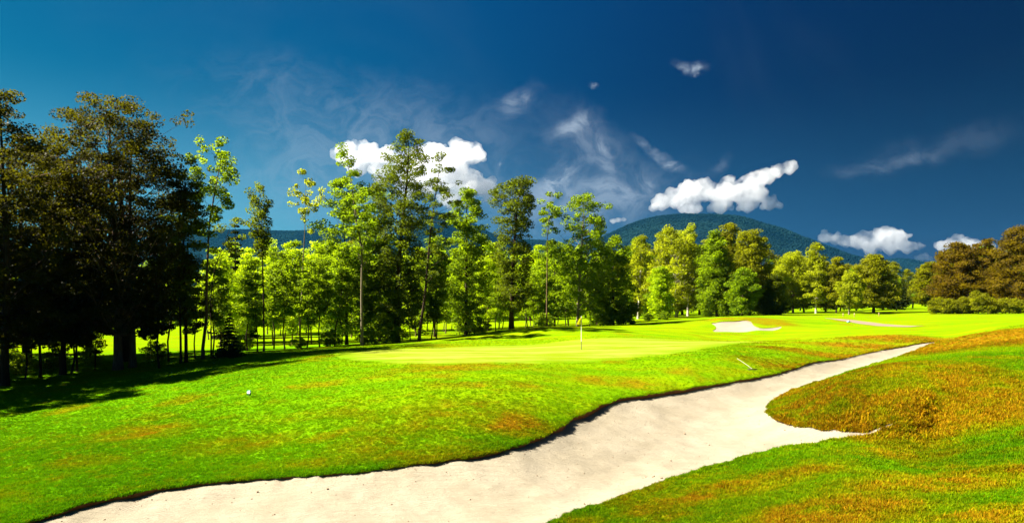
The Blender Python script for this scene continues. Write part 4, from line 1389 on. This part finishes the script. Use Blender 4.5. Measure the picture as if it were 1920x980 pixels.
for i in range(11):
    tt_ = obj('tooth', tm_, o, (-.225 + i * .045, 0, -.02))

# gravel path
pp = [(1548, 596.5), (1572, 598.5), (1600, 602), (1630, 606.5), (1660, 610), (1690, 611.5), (1720, 612)]
pl = []
for px, py in pp:
    a_, b_, _ = on_ground(px, py)
    pl.append((a_, b_))
pl = np.array(pl)
tt = np.linspace(0, len(pl) - 1, 60)
cxp = np.interp(tt, np.arange(len(pl)), pl[:, 0]); cyp = np.interp(tt, np.arange(len(pl)), pl[:, 1])
tn = np.stack([np.gradient(cxp), np.gradient(cyp)], 1); tn /= np.linalg.norm(tn, axis=1, keepdims=True)
PV = []
for off in np.linspace(-1, 1, 7):
    wv_ = 1.15 * sstep(0, 12, tt * 6 + 3) * (1 + .08 * np.sin(tt * 5 + off))
    ax_, ay_ = cxp - tn[:, 1] * off * wv_, cyp + tn[:, 0] * off * wv_
    PV.append(np.stack([ax_, ay_, T(ax_, ay_) + .035 * (1 - .6 * abs(off)) + .012], 1))
PV = np.stack(PV, 1)
gq = np.arange(60 * 7).reshape(60, 7)
q = np.stack([gq[:-1, :-1], gq[:-1, 1:], gq[1:, 1:], gq[1:, :-1]], -1).reshape(-1, 4)
tag(obj('path', mesh_np('path', PV.reshape(-1, 3), [q], plain('gravel', (.20, .145, .10), .95, .1, 3.0, .3), True)), 'short brown gravel path crossing the far fairway', None, None, 'structure')

# marker stakes, tee marker and the post on the fairway
M_POST = plain('weathered_post', (.12, .07, .035), .8, .2)
M_STAKE = plain('ochre_stake', (.30, .19, .06), .7, .2)
for px, Y, h, m_, nm, lb, ln in [(1602, 96, .55, M_STAKE, 'marker_stake', 'short ochre stake on the fairway below the grove', 0), (1581, 98, .45, M_STAKE, 'marker_stake', 'low stake left of the ochre stake below the grove', 0),
                                 (1648, 100, .50, M_STAKE, 'marker_stake', 'ochre stake near the round olive tree', 0), (1711, 150, 1.9, M_POST, 'fairway_post', 'tall dark leaning post in the fairway gap', .22)]:
    x = at(px, Y)
    root = empty(nm, (x, Y, Tz(x, Y)), lb, 'post')
    r_ = .16 if h > 1 else .055
    v, f = tube_m([(0, 0, -.2), (ln * .5, 0, h * .5), (ln, 0, h), (ln, 0, h + r_ * .6)], [r_, r_, r_ * .9, r_ * .15], 8)
    obj('shaft', mesh_np('shaft', v, [f], m_, True), root)
    v, f = tube_m([(ln * .72, 0, h * .72), (ln * .86, 0, h * .86)], [r_ * 1.08, r_ * 1.06], 8)
    obj('band', mesh_np('band', v, [f], plain('marker_band', (.5, .12, .04) if h > 1 else (.5, .45, .35), .6)), root)
gx, gy, _z = on_ground(1591, 604.5)
v, f = join([box_v(.34, .16, .12, (0, 0, .10)), box_v(.18, .12, .07, (.02, 0, .19)), box_v(.05, .05, .10, (-.1, 0, .0)), box_v(.05, .05, .10, (.1, 0, .0))])
tag(obj('tee_marker', mesh_np('tee_marker', v, [f], plain('blue_marker_paint', (.25, .42, .62), .4, .4)), None, (gx, gy, Tz(gx, gy))), 'small pale blue marker beside the gravel path', 'marker')

# clods and pebbles kicked over the sand
N = 2600
cxr = rng.uniform(-14, 22, N); cyr = 15 + 30 * rng.uniform(0, 1, N) ** 1.6
d, _, lp = loop_query(L1, cxr, cyr)
k = (d < -.1) & ((d > -1.2) | (rng.uniform(0, 1, N) < .45))
cxr, cyr, d, lp = cxr[k], cyr[k], d[k], lp[k]
dep = -d
_b = sstep(0, 1.5, dep)
zr = T(cxr, cyr) - (lp * (1 - _b) + .22 * _b) - .10 * sstep(1.0, 4.0, dep) + .05 * sstep(.9, 0, dep) * (lp > .1) + (fbm(cxr, cyr, 1.1, 4, 71, .55) - .5) * .12 * sstep(0, .8, dep)
r = np.random.default_rng(3)
pv = r.normal(0, 1, (8, 3)); pv /= np.linalg.norm(pv, axis=1, keepdims=True)
V, Fb = box_v(1, 1, .7)
clod = [mesh_np('clod', V * r.uniform(.6, 1.3, (8, 1)), [Fb], plain('sand_clod', (.20, .14, .09), .95, .05)) for _ in range(3)]
n = len(cxr)
s = rng.uniform(.010, .030, n) * (1 + (rng.uniform(0, 1, n) > .93) * .8)
scatter('sand_clods', np.stack([cxr, cyr, zr + .004], 1), rng.uniform(0, 6.28, (n, 3)), np.stack([s * 1.3, s, s], 1), {}, clod, 'scattered small clods of sand and soil in the large bunker')

# ------------------------------------------------------------------ cumulus clouds, far behind the hills
import bmesh


def cloud_material(scale, dens):
    """vapour thinning out raggedly towards the skin of the cloud"""
    m, t, out = newmat('cloud_vapour')
    tc = t.new('ShaderNodeTexCoord')
    n = t.noise(tc.outputs['Object'], 1.0 / scale, 6.0, .62)
    v = t.new('ShaderNodeVolumePrincipled')
    v.inputs['Color'].default_value = (.955, .955, .965, 1)
    t.put(v, 'Density', t.ramp(n, .31, .66, 0.0, dens))
    v.inputs['Anisotropy'].default_value = .45
    t.l.new(v.outputs[0], out.inputs['Volume'])
    return m


M_CLOUD = cloud_material(230.0, .0095)
scene.cycles.volume_step_rate = .25


def ico(sub):
    bm = bmesh.new(); bmesh.ops.create_icosphere(bm, subdivisions=sub, radius=1.0)
    V = np.array([v.co[:] for v in bm.verts]); Fi = np.array([[v.index for v in f.verts] for f in bm.faces]); bm.free()
    return V, Fi


ICO = ico(1)


def cloud(label, D, puffs, seed, thick=.8):
    """puffs: (column, row, radius in photo pixels); each one is a heap of smaller billows, merged by voxel remesh"""
    r = np.random.default_rng(seed)
    k = D / F
    Vs, Fs, n = [], [], 0
    cs = []
    for px, py, rr in puffs:
        c = np.array([(px - CX) * k, D + r.uniform(-.5, .5) * rr * k * thick, CAMZ + (HZ - py) * k]); rad = rr * k * 1.12
        cs.append((c, rad * .80))
        for j in range(20):
            d_ = r.normal(0, 1, 3); d_ /= np.linalg.norm(d_); d_[2] = abs(d_[2]) * 1.1 - .25
            q = c + d_ * rad * r.uniform(.6, 1.0)
            r2 = rad * r.uniform(.16, .40)
            cs.append((q, r2))
            for i in range(5):
                e_ = r.normal(0, 1, 3); e_ /= np.linalg.norm(e_); e_[2] = abs(e_[2])
                cs.append((q + e_ * r2 * .9, r2 * r.uniform(.3, .55)))
    org = np.mean([c for c, _ in cs], 0)
    for c, rad in cs:
        v = ICO[0] * rad * r.uniform(.85, 1.15, 3) + (c - org)
        Vs.append(v); Fs.append(ICO[1] + n); n += len(v)
    me = mesh_np('cumulus_cloud', np.concatenate(Vs), [np.concatenate(Fs)], M_CLOUD, True)
    o = obj('cumulus_cloud', me, None, tuple(org))
    rm = o.modifiers.new('merge', 'REMESH'); rm.mode = 'VOXEL'; rm.voxel_size = 2.6 * k
    return tag(o, label, 'cloud', 'cumulus clouds behind the hills')


CD = 8200
cloud('large white cumulus cloud behind the tallest tree', CD, [(650, 292, 26), (685, 285, 22), (668, 310, 26), (705, 300, 20), (730, 300, 24), (770, 310, 34), (820, 300, 34), (860, 292, 28), (885, 292, 24), (840, 325, 36),
      (800, 345, 36), (880, 350, 32), (905, 350, 26), (850, 372, 32), (920, 372, 18), (760, 350, 34), (720, 330, 26)], 1)
cloud('white cumulus cloud sitting on the mountain top with a tail to the right', CD, [(1240, 384, 18), (1265, 376, 22), (1300, 365, 26), (1320, 362, 24), (1350, 366, 24), (1365, 348, 18), (1385, 364, 22), (1405, 345, 20), (1425, 336, 18), (1440, 332, 17),
      (1460, 322, 14), (1480, 317, 15), (1420, 366, 20), (1440, 385, 16), (1400, 386, 20), (1350, 388, 20), (1300, 390, 20), (1462, 388, 8), (1225, 392, 8)], 2)
cloud('white cumulus cloud above the right shoulder of the mountain', CD, [(1545, 447, 14), (1565, 450, 15), (1585, 455, 15), (1610, 455, 18), (1622, 443, 13), (1645, 448, 20), (1672, 442, 19), (1690, 447, 17), (1665, 462, 20), (1700, 465, 15), (1630, 468, 18), (1722, 463, 9)], 3)
cloud('cumulus cloud partly hidden behind the russet trees', CD, [(1770, 463, 14), (1788, 457, 16), (1805, 462, 16), (1825, 462, 16), (1845, 465, 14)], 4)
cloud('tiny low cloud left of the mountain shoulder', CD, [(1150, 415, 7), (1160, 413, 6), (1170, 412, 5)], 5)
cloud('small cloud just above the small dark hill', CD, [(1722, 484, 8), (1732, 483, 9), (1742, 486, 6)], 6)
cloud('tiny cloud between the thin trees above the ridge', CD, [(1018, 441, 7), (1030, 440, 6)], 8)

# ------------------------------------------------------------------ haze: one closed box of even air
v, f = box_v(24000, 6700, 675, (0, 3150, 328.5))
m, t, out = newmat('haze')
vp = t.new('ShaderNodeVolumePrincipled')
vp.inputs['Color'].default_value = (.02, .165, .38, 1)
vp.inputs['Density'].default_value = .155 / 4600
vp.inputs['Anisotropy'].default_value = 0.0
t.l.new(vp.outputs[0], out.inputs['Volume'])
tag(obj('haze', mesh_np('haze', v, [f], m)), 'thin blue air between the course and the hills', None, None, 'stuff')
